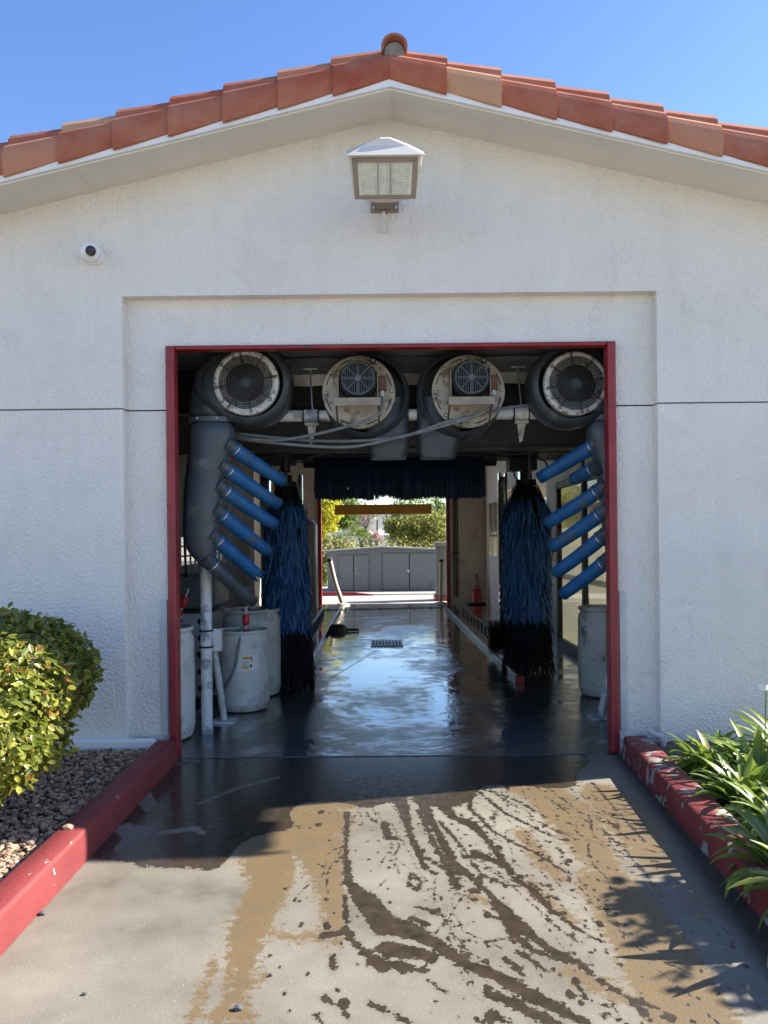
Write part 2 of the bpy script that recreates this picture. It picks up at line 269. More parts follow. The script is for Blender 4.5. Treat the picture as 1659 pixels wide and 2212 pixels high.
# ------------------------------------------------------------------ mesh tools
ORG = {}
class MB:
    def __init__(s): s.v = []; s.f = []; s.mi = []; s.cur = 0; s.ch = []
    def add(s, vs, fs):
        s.ch.append((len(s.v), len(s.f)))
        o = len(s.v); s.v.extend([tuple(x) for x in vs]); s.f.extend([tuple(i+o for i in f) for f in fs]); s.mi.extend([s.cur]*len(fs))
    def box(s, x0, x1, y0, y1, z0, z1):
        s.add([(x0,y0,z0),(x1,y0,z0),(x1,y1,z0),(x0,y1,z0),(x0,y0,z1),(x1,y0,z1),(x1,y1,z1),(x0,y1,z1)],
              [(3,2,1,0),(4,5,6,7),(0,1,5,4),(1,2,6,5),(2,3,7,6),(3,0,4,7)])
    def prism(s, poly, y0, y1):      # poly of (x,z), counter-clockwise seen from -Y
        n = len(poly)
        s.add([(x,y0,z) for x,z in poly]+[(x,y1,z) for x,z in poly],
              [tuple(range(n)), tuple(range(2*n-1, n-1, -1))]+[(i, i+n, (i+1)%n+n, (i+1)%n) for i in range(n)])
    def prismz(s, poly, z0, z1):
        n = len(poly)
        s.add([(x,y,z0) for x,y in poly]+[(x,y,z1) for x,y in poly],
              [tuple(range(n-1,-1,-1)), tuple(range(n,2*n))]+[(i, (i+1)%n, (i+1)%n+n, i+n) for i in range(n)])
    def obox(s, mat4, sx, sy, sz):
        vs = [mat4 @ Vector((x*sx/2, y*sy/2, z*sz/2)) for z in (-1,1) for x,y in ((-1,-1),(1,-1),(1,1),(-1,1))]
        s.add(vs, [(3,2,1,0),(4,5,6,7),(0,1,5,4),(1,2,6,5),(2,3,7,6),(3,0,4,7)])
    def bar(s, a, b, w, h):
        a = Vector(a); b = Vector(b); d = (b-a); L = d.length; q = d.to_track_quat('X', 'Z')
        s.obox(Matrix.Translation((a+b)/2) @ q.to_matrix().to_4x4(), L, w, h)
    def tube(s, pts, r, seg=12, cap=True, sq=(1,1)):
        pts = [Vector(p) for p in pts]; n = len(pts)
        rs = r if isinstance(r, (list, tuple)) else [r]*n
        vs = []; up = None
        for i, p in enumerate(pts):
            d = (pts[min(i+1, n-1)]-pts[max(i-1, 0)]).normalized()
            if up is None: up = Vector((0,0,1)) if abs(d.z) < .9 else Vector((0,1,0))
            a = d.cross(up).normalized(); up = a.cross(d).normalized()
            for k in range(seg):
                t = 2*math.pi*k/seg; vs.append(p+(a*math.cos(t)*sq[0]+up*math.sin(t)*sq[1])*rs[i])
        fs = [(i*seg+k, i*seg+(k+1)%seg, (i+1)*seg+(k+1)%seg, (i+1)*seg+k) for i in range(n-1) for k in range(seg)]
        if cap: fs += [tuple(range(seg-1,-1,-1)), tuple((n-1)*seg+k for k in range(seg))]
        s.add(vs, fs)
    def lathe(s, prof, c=(0,0,0), axis='Z', seg=32):
        c = Vector(c); vs = []
        for r, h in prof:
            for k in range(seg):
                t = 2*math.pi*k/seg; a, b = r*math.cos(t), r*math.sin(t)
                vs.append(c+(Vector((a,b,h)) if axis == 'Z' else Vector((a,h,b)) if axis == 'Y' else Vector((h,a,b))))
        n = len(prof)
        fs = [(i*seg+k, i*seg+(k+1)%seg, (i+1)*seg+(k+1)%seg, (i+1)*seg+k) for i in range(n-1) for k in range(seg)]
        s.add(vs, fs)
    def torus(s, c, Rr, r, axis='Y', seg=40, rs=6, a0=0, a1=2*math.pi):
        c = Vector(c); full = abs(a1-a0-2*math.pi) < 1e-3; n = seg+(0 if full else 1); pts = []
        for i in range(seg+1):
            t = a0+(a1-a0)*i/seg
            pts.append(c+(Vector((Rr*math.cos(t), 0, Rr*math.sin(t))) if axis == 'Y' else Vector((Rr*math.cos(t), Rr*math.sin(t), 0))))
        s.tube(pts, r, rs, cap=not full)
    def each(s, name, mats, parent=None, per=1, **kw):      # one object per added piece
        ends = s.ch[1:]+[(len(s.v), len(s.f))]; out = []
        for i in range(0, len(s.ch), per):
            (v0, f0), (v1, f1) = s.ch[i], ends[min(i+per, len(s.ch))-1]
            q = MB(); q.v = s.v[v0:v1]; q.f = [tuple(k-v0 for k in f) for f in s.f[f0:f1]]; q.mi = s.mi[f0:f1]
            out.append(q.build(name, mats, parent, **kw))
        return out
    def build(s, name, mats, parent=None, smooth=False, bevel=0, sub=0, solid=0, auto=None):
        me = bpy.data.meshes.new(name)
        o = bpy.data.objects.new(name, me); COL.objects.link(o)
        org = ORG.get(parent.name, Vector()) if parent else Vector()
        me.from_pydata([(x-org.x, y-org.y, z-org.z) for x,y,z in s.v], [], s.f)
        if not isinstance(mats, (list, tuple)): mats = [mats]
        for m in mats: me.materials.append(MT[m] if isinstance(m, str) else m)
        if len(mats) > 1: me.polygons.foreach_set('material_index', s.mi)
        if smooth: me.polygons.foreach_set('use_smooth', [True]*len(me.polygons))
        import bmesh
        bm = bmesh.new(); bm.from_mesh(me)
        if len(s.f) < 60000 and not getattr(s, 'nonorm', False): bmesh.ops.recalc_face_normals(bm, faces=bm.faces)
        if smooth:
            for e in bm.edges:
                if len(e.link_faces) == 2 and e.calc_face_angle(0) > R(42): e.smooth = False
        bm.to_mesh(me); bm.free()
        if parent: o.parent = parent; ORG[o.name] = org
        if solid:
            md = o.modifiers.new('solid', 'SOLIDIFY'); md.thickness = solid; md.offset = -1
        if bevel:
            md = o.modifiers.new('bevel', 'BEVEL'); md.width = bevel; md.segments = 2; md.limit_method = 'ANGLE'
            md.harden_normals = False
        if sub:
            md = o.modifiers.new('sub', 'SUBSURF'); md.levels = sub; md.render_levels = sub
        return o
def tag(o, label=None, cat=None, group=None, kind=None):
    if label: o['label'] = label
    if cat: o['category'] = cat
    if group: o['group'] = group
    if kind: o['kind'] = kind
    return o
def thing(name, loc, label, cat, group=None):
    o = bpy.data.objects.new(name, None); COL.objects.link(o); o.location = loc; o.empty_display_size = .1
    ORG[o.name] = Vector(loc); return tag(o, label, cat, group)
def quad_mesh(quads):
    m = MB(); m.nonorm = True
    for q in quads: m.add(q, [tuple(range(len(q)))])
    return m
def crv(pts, n=8):            # catmull-rom
    pts = [Vector(p) for p in pts]; out = []
    P = [pts[0]]+pts+[pts[-1]]
    for i in range(1, len(P)-2):
        for k in range(n):
            t = k/n; a, b, c, d = P[i-1], P[i], P[i+1], P[i+2]
            out.append(.5*((2*b)+(c-a)*t+(2*a-5*b+4*c-d)*t*t+(3*b-a-3*c+d)*t**3))
    out.append(pts[-1]); return out

# ------------------------------------------------------------------ setting: ground
YW = 5.69
m = MB(); m.add([(-900,-200,-.03),(900,-200,-.03),(900,1400,-.03),(-900,1400,-.03)], [(0,1,2,3)])
tag(m.build('ground', 'earth'), kind='structure')
# driveway with wet attributes
def wetfields(X, Y):
    def c2(p): return [(x*.5, 1625.7+y*.5, w*.5) for x,y,w in p]
    def c3(p): return [(829.5+x*.5, 1625.7+y*.5, w*.5) for x,y,w in p]
    wet = [
     c3([(0,745,95),(120,772,72),(230,830,58),(330,900,48),(450,950,48),(560,1005,60),(660,1060,58),(760,1110,46),(870,1168,36)]),
     c2([(1500,260,22),(1492,420,16),(1505,560,34),(1580,640,80),(1659,740,100)]),
     c3([(0,850,60),(100,862,58),(215,882,40)]), c3([(-60,900,40),(80,925,44),(175,945,20)]),
     c3([(200,990,12),(265,1040,14)]), c3([(450,1045,34),(560,1080,52),(640,1130,46),(740,1172,40)]),
     c3([(150,185,44),(200,290,32),(240,360,28),(300,480,42),(400,560,26),(460,620,24),(520,690,58),(560,740,78),(640,790,42),(720,860,38),(830,900,34),(900,960,22),(1000,1030,20),(1100,1080,20),(1180,1100,16)]),
     c3([(540,770,40),(640,850,28),(740,890,22),(830,905,24)]),
     c3([(210,190,44),(300,280,34),(380,310,42),(440,370,22),(500,450,28),(560,540,22),(650,600,30),(720,680,26),(800,740,20),(880,790,14),(950,820,10)]),
     c3([(370,150,24),(370,240,18),(470,340,16),(560,390,12),(650,430,16),(740,490,14),(820,540,8)]),
     c3([(60,190,60),(90,260,36),(110,350,22),(150,430,28),(170,490,22),(222,525,16)]),
     c3([(150,250,22),(210,380,20),(260,470,20),(318,580,36)]),
     c3([(400,440,52),(480,470,30),(560,520,18),(640,570,12),(760,640,8)]),
     c3([(0,310,34),(20,370,26),(90,380,10)]), c3([(430,530,22),(520,570,20),(585,575,12)]),
     c3([(240,300,16),(330,400,14),(420,530,14),(410,600,26)]),
     c3([(180,455,18),(300,520,26),(380,530,18)]),
     c3([(115,530,18),(110,570,16),(140,590,16),(160,560,16),(135,530,14)]), c3([(150,590,14),(195,598,6)]),
     c3([(125,665,10),(180,675,14),(220,690,26)]), c3([(125,715,22),(180,740,28)]), c3([(310,608,8),(360,618,14)]),
     c3([(410,170,16),(520,260,12),(640,320,12),(740,370,10),(800,380,8)]), c3([(480,170,12),(600,220,12),(700,280,8)]),
     c3([(520,890,26),(570,930,26),(600,960,18)]), c3([(580,860,22),(640,900,22),(695,935,16)]),
     c3([(820,980,26),(870,1060,16),(950,1100,12)]), c3([(700,715,10),(760,770,12),(840,820,10)]),
     c3([(470,1140,50),(540,1165,20)]), c3([(0,1110,14),(60,1135,22),(110,1168,20)]),
     c2([(1400,1060,24),(1470,1100,22),(1500,1140,14)]), c2([(1490,620,20),(1500,800,22),(1560,850,30),(1659,920,60)]),
     c2([(1430,880,26),(1440,930,30)]), c2([(1600,1085,20),(1659,1110,24)]), c2([(1370,1140,18),(1385,1170,14)]),
     c2([(1210,1160,10),(1230,1172,8)]), c2([(1400,790,34),(1480,780,30),(1520,790,30)]),
     c3([(900,130,10),(960,200,10),(1040,290,10),(1130,390,8)]), c3([(940,330,10),(1020,400,12),(1110,500,12),(1200,620,10)]),
     c3([(330,160,110),(250,170,60)]), c3([(470,710,18),(560,720,30)]), c3([(440,820,14),(540,800,10),(600,850,10)]),
     c2([(905,415,16),(960,390,10)]),
    ]
    damp = [
     c3([(560,150,60),(700,180,150),(800,260,190),(860,360,150),(920,450,120),(1000,530,70)]),
     c3([(950,180,130),(1080,330,170),(1180,480,90)]),
     c2([(930,300,40),(1000,268,60),(1200,246,70),(1400,232,70),(1520,222,50)]),
     c2([(1000,290,80),(1150,330,150),(1300,330,210),(1420,300,150)]),
     c2([(1150,380,190),(1170,560,140),(1130,650,130),(1070,770,130),(1050,880,90),(1050,1000,56),(930,1160,50)]),
     c2([(1380,420,170),(1420,560,100),(1450,680,70),(1440,790,70)]),
     c2([(1170,782,18),(1290,800,18),(1400,790,34)]), c2([(1090,990,26),(1130,985,20)]),
     c2([(1060,800,30),(1000,960,34),(975,1172,36)]), c2([(890,1000,18),(860,1060,14),(830,1172,24)]), c2([(930,900,16),(900,960,10)]),
     c3([(600,350,50),(700,480,60),(760,540,40)]), c3([(640,580,60),(720,660,40),(820,720,30)]),
     c3([(830,960,70),(1000,1040,60),(1160,1110,60)]), c3([(380,620,30),(500,660,20)]),
     c3([(980,590,200),(1100,750,240),(1200,900,260),(1300,1100,300)]),
     c2([(1050,1060,30),(1060,1172,36)]),
    ]
    def sd(lines):
        best = np.full(X.shape, -10.0)
        for L in lines:
            P = []
            for px, py, w in L:
                g = G(px, py); P.append((g.x, g.y, w*1.35*g.y/F/2))
            for (x0,y0,w0),(x1,y1,w1) in zip(P[:-1], P[1:]):
                dx, dy = x1-x0, y1-y0; L2 = dx*dx+dy*dy+1e-9
                t = np.clip(((X-x0)*dx+(Y-y0)*dy)/L2, 0, 1)
                # foreshortening: width was measured across the picture, roughly isotropic on the slab
                d = np.hypot(X-x0-t*dx, (Y-y0-t*dy)*.62)
                best = np.maximum(best, (w0+(w1-w0)*t)-d)
        return best
    w = sd(wet)/.022; d = sd(damp)/.05
    # fine branching run-off threads fanning towards the street
    rs = np.random.default_rng(17)
    def thread(x, y, ang, L, wd, depth=0):
        n = int(L/.06); px_, py_ = x, y
        for i in range(n):
            ang += rs.normal(0, .16)-(ang-(.10+.20*max(0, x+.2)))*.10
            nx_, ny_ = px_+math.sin(ang)*.06, py_-math.cos(ang)*.06
            if ny_ < 2.3 or nx_ > 1.5: break
            if rs.random() > .22:
                ww = wd*rs.uniform(.5, 1.5)*(1-.5*i/n); sel = (abs(X-(px_+nx_)/2) < .09) & (abs(Y-(py_+ny_)/2) < .09)
                dx, dy = nx_-px_, ny_-py_; t_ = np.clip(((X[sel]-px_)*dx+(Y[sel]-py_)*dy)/(dx*dx+dy*dy), 0, 1)
                w[sel] = np.maximum(w[sel], (ww-np.hypot(X[sel]-px_-t_*dx, Y[sel]-py_-t_*dy))/.016)
            if depth < 2 and rs.random() < .07: thread(nx_, ny_, ang+rs.choice([-.5, .5]), L*.4, wd*.7, depth+1)
            px_, py_ = nx_, ny_
    for _ in range(46):
        x0 = rs.uniform(-.12, 1.15); thread(x0, 5.05-rs.uniform(0, 1.5)+.15*x0, .05+.3*x0+rs.normal(0, .1), rs.uniform(.4, 1.7), rs.uniform(.002, .007))
    # droplets
    rr = np.random.default_rng(3)
    for _ in range(900):
        cx, cy = rr.uniform(-.45, 1.35), rr.uniform(2.4, 5.1)
        if rr.random() > .35+.65*(cx > .1): continue
        r = rr.uniform(.003, .010)*(1 if rr.random() < .93 else 2.2)
        sel = (abs(X-cx) < .09) & (abs(Y-cy) < .12)
        w[sel] = np.maximum(w[sel], (r-np.hypot(X[sel]-cx, (Y[sel]-cy)*.6))/.012)
    # soaked apron near the doorway, drawn out left to darken the roof shadow
    def n2(sc_, off): 
        return np.array([noise.noise(Vector((float(a)*sc_, float(b)*sc_, off))) for a, b in zip(X.ravel()[::1], Y.ravel()[::1])]).reshape(X.shape)
    nn = n2(2.2, 1.3)
    lim = np.interp(X, [-1.5,-1.15,-.8,-.5,-.2,.1,.5,.9,1.2,1.45,1.7], [3.95,3.84,3.86,4.42,4.72,4.70,4.85,5.0,5.25,5.5,5.65])
    reg = (Y-lim+nn*np.interp(X, [-.9,-.5], [.12,.5]))/.05
    w = np.maximum(w, np.clip(reg, -3, 3))
    # drier tongues in the shaded part
    dryp = np.full(X.shape, -10.0)
    for pts in ([(300,1700,34),(325,1745,30)], [(270,1790,40),(300,1800,60),(270,1830,40)], [(340,1800,16),(420,1790,22),(440,1800,10)],
                [(430,1735,10),(520,1700,14),(600,1680,8)], [(385,1650,16),(430,1645,12)], [(1300,1640,60),(1380,1720,50),(1440,1790,30)]):
        P = [(G(a,b).x, G(a,b).y, c*G(a,b).y/F/2) for a,b,c in pts]
        for (x0,y0,w0),(x1,y1,w1) in zip(P[:-1], P[1:]):
            dx, dy = x1-x0, y1-y0; t = np.clip(((X-x0)*dx+(Y-y0)*dy)/(dx*dx+dy*dy+1e-9), 0, 1)
            dryp = np.maximum(dryp, w0+(w1-w0)*t-np.hypot(X-x0-t*dx, (Y-y0-t*dy)*.62))
    w = np.minimum(w, -dryp/.022)
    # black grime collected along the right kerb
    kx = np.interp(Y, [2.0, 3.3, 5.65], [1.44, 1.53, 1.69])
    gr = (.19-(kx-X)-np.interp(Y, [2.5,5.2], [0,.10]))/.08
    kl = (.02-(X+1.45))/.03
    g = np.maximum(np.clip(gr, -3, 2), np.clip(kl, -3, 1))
    return np.clip(w, -3, 3), np.clip(d, -3, 3), g
def grid(x0, x1, y0, y1, s):
    nx, ny = int((x1-x0)/s)+1, int((y1-y0)/s)+1
    xs = np.linspace(x0, x1, nx); ys = np.linspace(y0, y1, ny); X, Y = np.meshgrid(xs, ys)
    idx = np.arange(nx*ny).reshape(ny, nx)
    f = np.stack([idx[:-1,:-1], idx[:-1,1:], idx[1:,1:], idx[1:,:-1]], -1).reshape(-1, 4)
    return X, Y, f
X, Y, f = grid(-1.62, 1.95, 2.2, 5.70, .0085)
me = bpy.data.meshes.new('driveway')
co = np.stack([X, Y, np.zeros_like(X)], -1).reshape(-1, 3)
me.from_pydata(co.tolist(), [], f.tolist())
w_, d_, g_ = wetfields(X, Y)
for nm, ar in (('wet', w_), ('damp', d_), ('grime', g_)):
    a = me.attributes.new(nm, 'FLOAT', 'POINT'); a.data.foreach_set('value', ar.ravel().astype(np.float32))
me.materials.append(MT['drive']); o = bpy.data.objects.new('driveway', me); COL.objects.link(o); tag(o, kind='structure')
m = MB(); m.box(-1.62, 1.95, -6, 2.2, -.1, 0); m.box(-9, 9, -12, -6, -.1, 0)
tag(m.build('pavement', 'conc'), kind='structure')
m = MB(); m.add([(-2.75,5.704,0),(2.56,5.704,0),(2.56,19.25,0),(-2.75,19.25,0)], [(0,1,2,3)])
m.box(-2.75, 2.56, 5.704, 19.25, -.12, -.02)
tag(m.build('bay_floor', 'floor'), kind='structure')
# floor seams (cut joints run to the drain)
m = MB(); dc = G(835, 1391)
m.box(-1.40, 1.60, 5.697, 5.707, .001, .004)
for px, py in ((700,1352),(700,1475),(985,1340),(1070,1420)):
    g = G(px, py); d = Vector((g.x-dc.x, g.y-dc.y, 0)); n = Vector((-d.y, d.x, 0)).normalized()*.0035; s = dc+d*.16
    m.add([s-n+Vector((0,0,.003)), s+n+Vector((0,0,.003)), g+n*1.0+Vector((0,0,.003)), g-n*1.0+Vector((0,0,.003))], [(0,1,2,3)])
tag(m.build('floor_joint', 'cabdark'), kind='structure')
# rear apron, road, beds
m = MB(); m.box(-14, 14, 19.25, 21.9, -.2, .0); tag(m.build('rear_apron', 'conc'), kind='structure')
m = MB(); m.box(-14, 30, 22.35, 27, -.2, .02); tag(m.build('shed_pad', 'conc'), kind='structure')
m = MB(); m.box(-14, 14, 21.9, 22.35, -.2, -.004); tag(m.build('road', 'asphalt'), kind='structure')
m = MB(); m.box(3.9, 16, 3, 19, -.2, 0); tag(m.build('side_pavement', 'conc'), kind='structure')
m = MB(); m.box(-16, -3.0, 5, 19, -.2, -.0); tag(m.build('side_yard', 'conc'), kind='structure')
# planter beds
m = MB(); m.box(-6, -1.585, 1.5, 5.69, -.05, .075); tag(m.build('gravel_bed', 'soil'), kind='structure')
m = MB(); m.prismz([(1.62,2.0),(5.2,2.0),(5.2,5.69),(1.83,5.69)], -.05, .09); tag(m.build('planting_bed', 'soil'), kind='structure')
# hills
def hill(name, cx, cy, rx, ry, h, seed):
    m = MB(); nx, ny = 60, 24; vs = []
    for j in range(ny):
        for i in range(nx):
            u, v = i/(nx-1)*2-1, j/(ny-1)*2-1
            r = max(0, 1-u*u)*max(0, 1-v*v); z = h*r*(1+.5*noise.noise(Vector((u*2.5, v*2, seed))))+h*.05*noise.noise(Vector((u*14, v*9, seed)))
            vs.append((cx+u*rx, cy+v*ry, z-.5))
    m.add(vs, [(j*nx+i, j*nx+i+1, (j+1)*nx+i+1, (j+1)*nx+i) for j in range(ny-1) for i in range(nx-1)])
    tag(m.build(name, 'hill', smooth=True), kind='structure')
hill('hill', 120, 620, 260, 120, 26, 2.1); hill('hill', -190, 700, 220, 120, 14, 5.3)

# ------------------------------------------------------------------ building
B = thing('car_wash_building', (0.1, YW, 0), 'white stucco car wash building with terracotta tiled gable over the open bay', 'building')
SL = .235; AX = .10; ZA = 4.54            # soffit apex on the wall
def zs(x, a=ZA): return a-SL*abs(x-AX)
XL, XR = -3.6, 3.79; OL, OR, OT = -1.533, 1.725, 2.966; RL, RR_, RT = -1.815, 1.994, 3.30; JZ = 2.505; gj = .011
m = MB()
# outer facing y 5.69..5.73
y0, y1 = YW, YW+.09
m.prism([(XL,0),(RL,0),(RL,JZ-gj),(XL,JZ-gj)], y0, y1); m.prism([(XL,JZ),(RL,JZ),(RL,RT),(XL,RT)], y0, y1)
m.prism([(RR_,0),(XR,0),(XR,JZ-gj),(RR_,JZ-gj)], y0, y1); m.prism([(RR_,JZ),(XR,JZ),(XR,RT),(RR_,RT)], y0, y1)
m.prism([(XL,RT),(XR,RT),(XR,zs(XR)+.05),(AX,ZA+.05),(XL,zs(XL)+.05)], y0, y1)
# recessed band y 5.73..5.76
y0, y1 = YW+.09, YW+.12
m.prism([(XL,0),(OL,0),(OL,JZ-gj),(XL,JZ-gj)], y0, y1); m.prism([(XL,JZ),(OL,JZ),(OL,OT),(XL,OT)], y0, y1)
m.prism([(OR,0),(XR,0),(XR,JZ-gj),(OR,JZ-gj)], y0, y1); m.prism([(OR,JZ),(XR,JZ),(XR,OT),(OR,OT)], y0, y1)
m.prism([(XL,OT),(XR,OT),(XR,zs(XR)+.05),(AX,ZA+.05),(XL,zs(XL)+.05)], y0, y1)
# core
y0, y1 = YW+.12, YW+.24
m.prism([(XL,0),(OL-.3,0),(OL-.3,OT),(XL,OT)], y0, y1); m.prism([(OR+.3,0),(XR,0),(XR,OT),(OR+.3,OT)], y0, y1)
m.prism([(XL,OT),(XR,OT),(XR,zs(XR)+.05),(AX,ZA+.05),(XL,zs(XL)+.05)], y0, y1)
m.build('front_wall', 'stucco', B)
# footing lip
m = MB(); m.tube(crv([(-3.4,YW-.01,.12),(-2.4,YW-.012,.12),(-1.95,YW-.01,.105),(-1.62,YW-.006,.06)]), [.05]*24+[.03], 8) if False else None
m.box(-3.5, -1.6, YW-.045, YW+.0, .04, .155)
m.build('footing', 'trim', B, bevel=.02)
# fascia, soffit
YF = 5.29
m = MB(); fz0, fz1 = 4.535-ZA, .058
m.prism([(-4.55,zs(-4.55)),(AX,ZA),(4.72,zs(4.72)),(4.72,zs(4.72)+fz1),(AX,ZA+fz1),(-4.55,zs(-4.55)+fz1)], YF-.02, YF)
m.build('fascia', 'trim', B)
m = MB()
m.prism([(-4.55,zs(-4.55)),(AX,ZA),(4.72,zs(4.72)),(4.72,zs(4.72)+.03),(AX,ZA+.03),(-4.55,zs(-4.55)+.03)], YF, YW)
m.prism([(-4.55,zs(-4.55)-.012),(AX,ZA-.012),(4.72,zs(4.72)-.012),(4.72,zs(4.72)-.001),(AX,ZA-.001),(-4.55,zs(-4.55)-.001)], YF+.003, YF+.10)
for x in (-2.0, 3.1): m.box(x, x+.006, YF+.11, YW, zs(x)-.0045, zs(x)-.0005)
m.build('soffit', 'soffit', B)
# roof deck behind
YE = 19.9
m = MB()
m.prism([(-4.55,zs(-4.55)+.06),(AX,ZA+.06),(4.72,zs(4.72)+.06),(4.72,zs(4.72)+.12),(AX,ZA+.12),(-4.55,zs(-4.55)+.12)], YF+.03, YE)
m.build('roof_deck', 'soffit', B)
# roof tiles
m = MB(); m.nonorm = False
TL = .372; ca = math.cos(math.atan(SL)); sa = math.sin(math.atan(SL))
prof = [(.008,-.012),(-.002,.03),(-.004,.07),(.002,.11),(.016,.145),(.04,.167),(.08,.177),(.13,.17)]
zt = ZA+.045
def slopept(side, s, y, up): return Vector((AX+side*(s*ca+up*sa*0), y, zt-s*sa+up))
for side in (-1, 1):
    for k in range(13):
        s0, s1 = k*TL-.03 if k else 0.0, (k+1)*TL+.012
        j = random.uniform(-.004, .004); vs = []; fs = []
        ns = 5
        for a in range(ns):
            t = a/(ns-1); s = s0+(s1-s0)*t; k2 = 1+.10*t; off = .020*t+j
            for (py, pz) in prof: vs.append(slopept(side, s, YF-.035+(py)*k2-off, pz*k2-(.026 if pz < .03 else .006)*t+.016))
        n = len(prof)
        for th in (1,):
            inner = [Vector((v.x, v.y+.014, v.z-.006)) for v in vs]
        o = len(vs); allv = vs+inner
        for a in range(ns-1):
            for b in range(n-1):
                q = (a*n+b, a*n+b+1, (a+1)*n+b+1, (a+1)*n+b); fs.append(q); fs.append(tuple(o+i for i in reversed(q)))
        for a in range(ns-1):
            fs.append((a*n, (a+1)*n, o+(a+1)*n, o+a*n)); fs.append((a*n+n-1, o+a*n+n-1, o+(a+1)*n+n-1, (a+1)*n+n-1))
        for b in range(n-1):
            e = (ns-1)*n; fs.append((e+b, e+b+1, o+e+b+1, o+e+b)); fs.append((b, o+b, o+b+1, b+1))
        m.add(allv, fs)
    # field: barrel courses
    for c in range(52):
        yc = YF+.16+c*.28
        for k in range(13):
            if c > 3 and k % 1: continue
            s0, s1 = k*TL-.04 if k else -.02, (k+1)*TL+.03; vs = []; seg = 6
            for t in (0, 1):
                s = s0+(s1-s0)*t; rr = .088+.012*t
                for q in range(seg+1):
                    an = math.pi*q/seg; vs.append(slopept(side, s, yc-rr*math.cos(an), .200+rr*1.05*math.sin(an)+.030*t))
                for q in range(seg+1):
                    an = math.pi*q/seg; vs.append(slopept(side, s, yc-(rr-.014)*math.cos(an), .195+(rr-.014)*1.05*math.sin(an)+.030*t))
            n = seg+1; fs = []
            for q in range(seg):
                fs += [(q, q+1, 2*n+q+1, 2*n+q), (n+q, 3*n+q, 3*n+q+1, n+q+1), (q, n+q, n+q+1, q+1), (2*n+q, 2*n+q+1, 3*n+q+1, 3*n+q)]
            m.add(vs, fs)
m.build('roof_tiles', 'tile', B, smooth=False)
# ridge caps
m = MB()
for k in range(38):
    y = YF-.03+k*.38; vs = []; seg = 10; n = seg+1
    for t in (0, 1):
        rr = .088-.010*t
        for r2 in (rr, rr-.016):
            for q in range(n):
                an = math.pi*1.16*q/seg-.25; vs.append((AX+.035-r2*math.cos(an), y+.42*t, zt+.215+r2*math.sin(an)-.012*t))
    fs = []
    for q in range(seg): fs += [(q, q+1, 2*n+q+1, 2*n+q), (n+q, 3*n+q, 3*n+q+1, n+q+1), (q, n+q, n+q+1, q+1), (2*n+q, 2*n+q+1, 3*n+q+1, 3*n+q)]
    fs += [(0, 2*n, 3*n, n), (seg, n+seg, 3*n+seg, 2*n+seg)]
    m.add(vs, fs)
m.build('ridge_tiles', 'tile', B)
m = MB(); m.lathe([(0,.02),(.066,.02),(.078,.05),(.078,14)], (AX+.035, YF+.0, zt+.205), 'Y', 20)
m.build('ridge_mortar', 'mortar', B, smooth=True)
# side walls, ceiling, inner skins
m = MB()
m.box(XL, -2.78, 17.6, 19.2, 0, 3.62)
m.prism([(XL,3.50),(XR,3.50),(XR,zs(XR)+.04),(AX,ZA+.04),(XL,zs(XL)+.04)], 19.2, 19.38)
m.box(XL, -1.47, 19.2, 19.38, 0, 3.498); m.box(1.70, XR, 19.2, 19.38, 0, 3.498)
m.build('rear_wall', 'wallin', B)
m = MB()
YS0, YS1 = 7.9, 11.45; ZT = 2.34
m.box(2.56, 2.66, 5.935, YS0, 0, 3.60); m.box(2.56, 2.66, YS0, YS1, ZT, 3.60)
m.box(2.56, 2.66, YS1, 12.2, 0, 3.60); m.box(2.56, 2.66, 12.2, 16.2, 0, .35); m.box(2.56, 2.66, 12.2, 16.2, 2.5, 3.60); m.box(2.56, 2.66, 16.2, 17.15, 0, 3.60); m.box(2.56, 2.66, 17.15, 18.5, 0, 1.15); m.box(2.56, 2.66, 17.15, 18.5, 2.36, 3.60); m.box(2.56, 2.66, 18.5, 19.195, 0, 3.60)  # gap hidden behind the right brush, added to light the bay
m.build('bay_side_wall', 'wallpale', B)
m = MB()      # unseen outer side wall, window bays added to let light in
for a, b in ((5.935,7.6),(11.9,12.6),(16.2,16.9),(18.8,19.195)): m.box(3.66, XR, a, b, 0, 3.3)
for a, b in ((7.6,11.9),(12.6,16.2),(16.9,18.8)): m.box(3.66, XR, a, b, 0, .55); m.box(3.66, XR, a, b, 2.45, 3.3)
m.build('outer_side_wall', 'wallpale', B)
m = MB(); m.box(2.66, 3.66, 5.935, 19.195, -.02, .01); m.build('side_room_floor', 'conc', B)
m = MB(); m.box(-2.78, 2.559, 5.935, 7.02, 3.06, 3.1); m.box(-2.78, 2.559, 7.3, 19.195, 3.60, 3.64); m.box(2.665, 3.655, 5.935, 19.195, 3.2, 3.24); m.build('ceiling', 'ceil', B)
m = MB()      # crumpled flashing sheet under the ceiling, behind the blowers
vs = []; n = 40
for i in range(n):
    x = -.95+i*(2.0/(n-1))*1.45
    dz = .012*noise.noise(Vector((x*3, 0, 0)))
    vs += [(x, 6.55, 3.04+dz), (x, 6.96, 2.99+dz), (x, 6.99, 2.90+.01*noise.noise(Vector((x*4, 3, 0))))]
m.add(vs, [(i*3+k, i*3+3+k, i*3+4+k, i*3+1+k) for i in range(n-1) for k in (0, 1)])
m.build('flashing_sheet', simple('dull flashing', (.42, .41, .39), .42, .4, var=.4, vscale=2), B, smooth=True)
m = MB(); m.box(-2.74, 2.55, 7.02, 7.3, 2.72, 3.64); m.build('bulkhead', 'black', B)
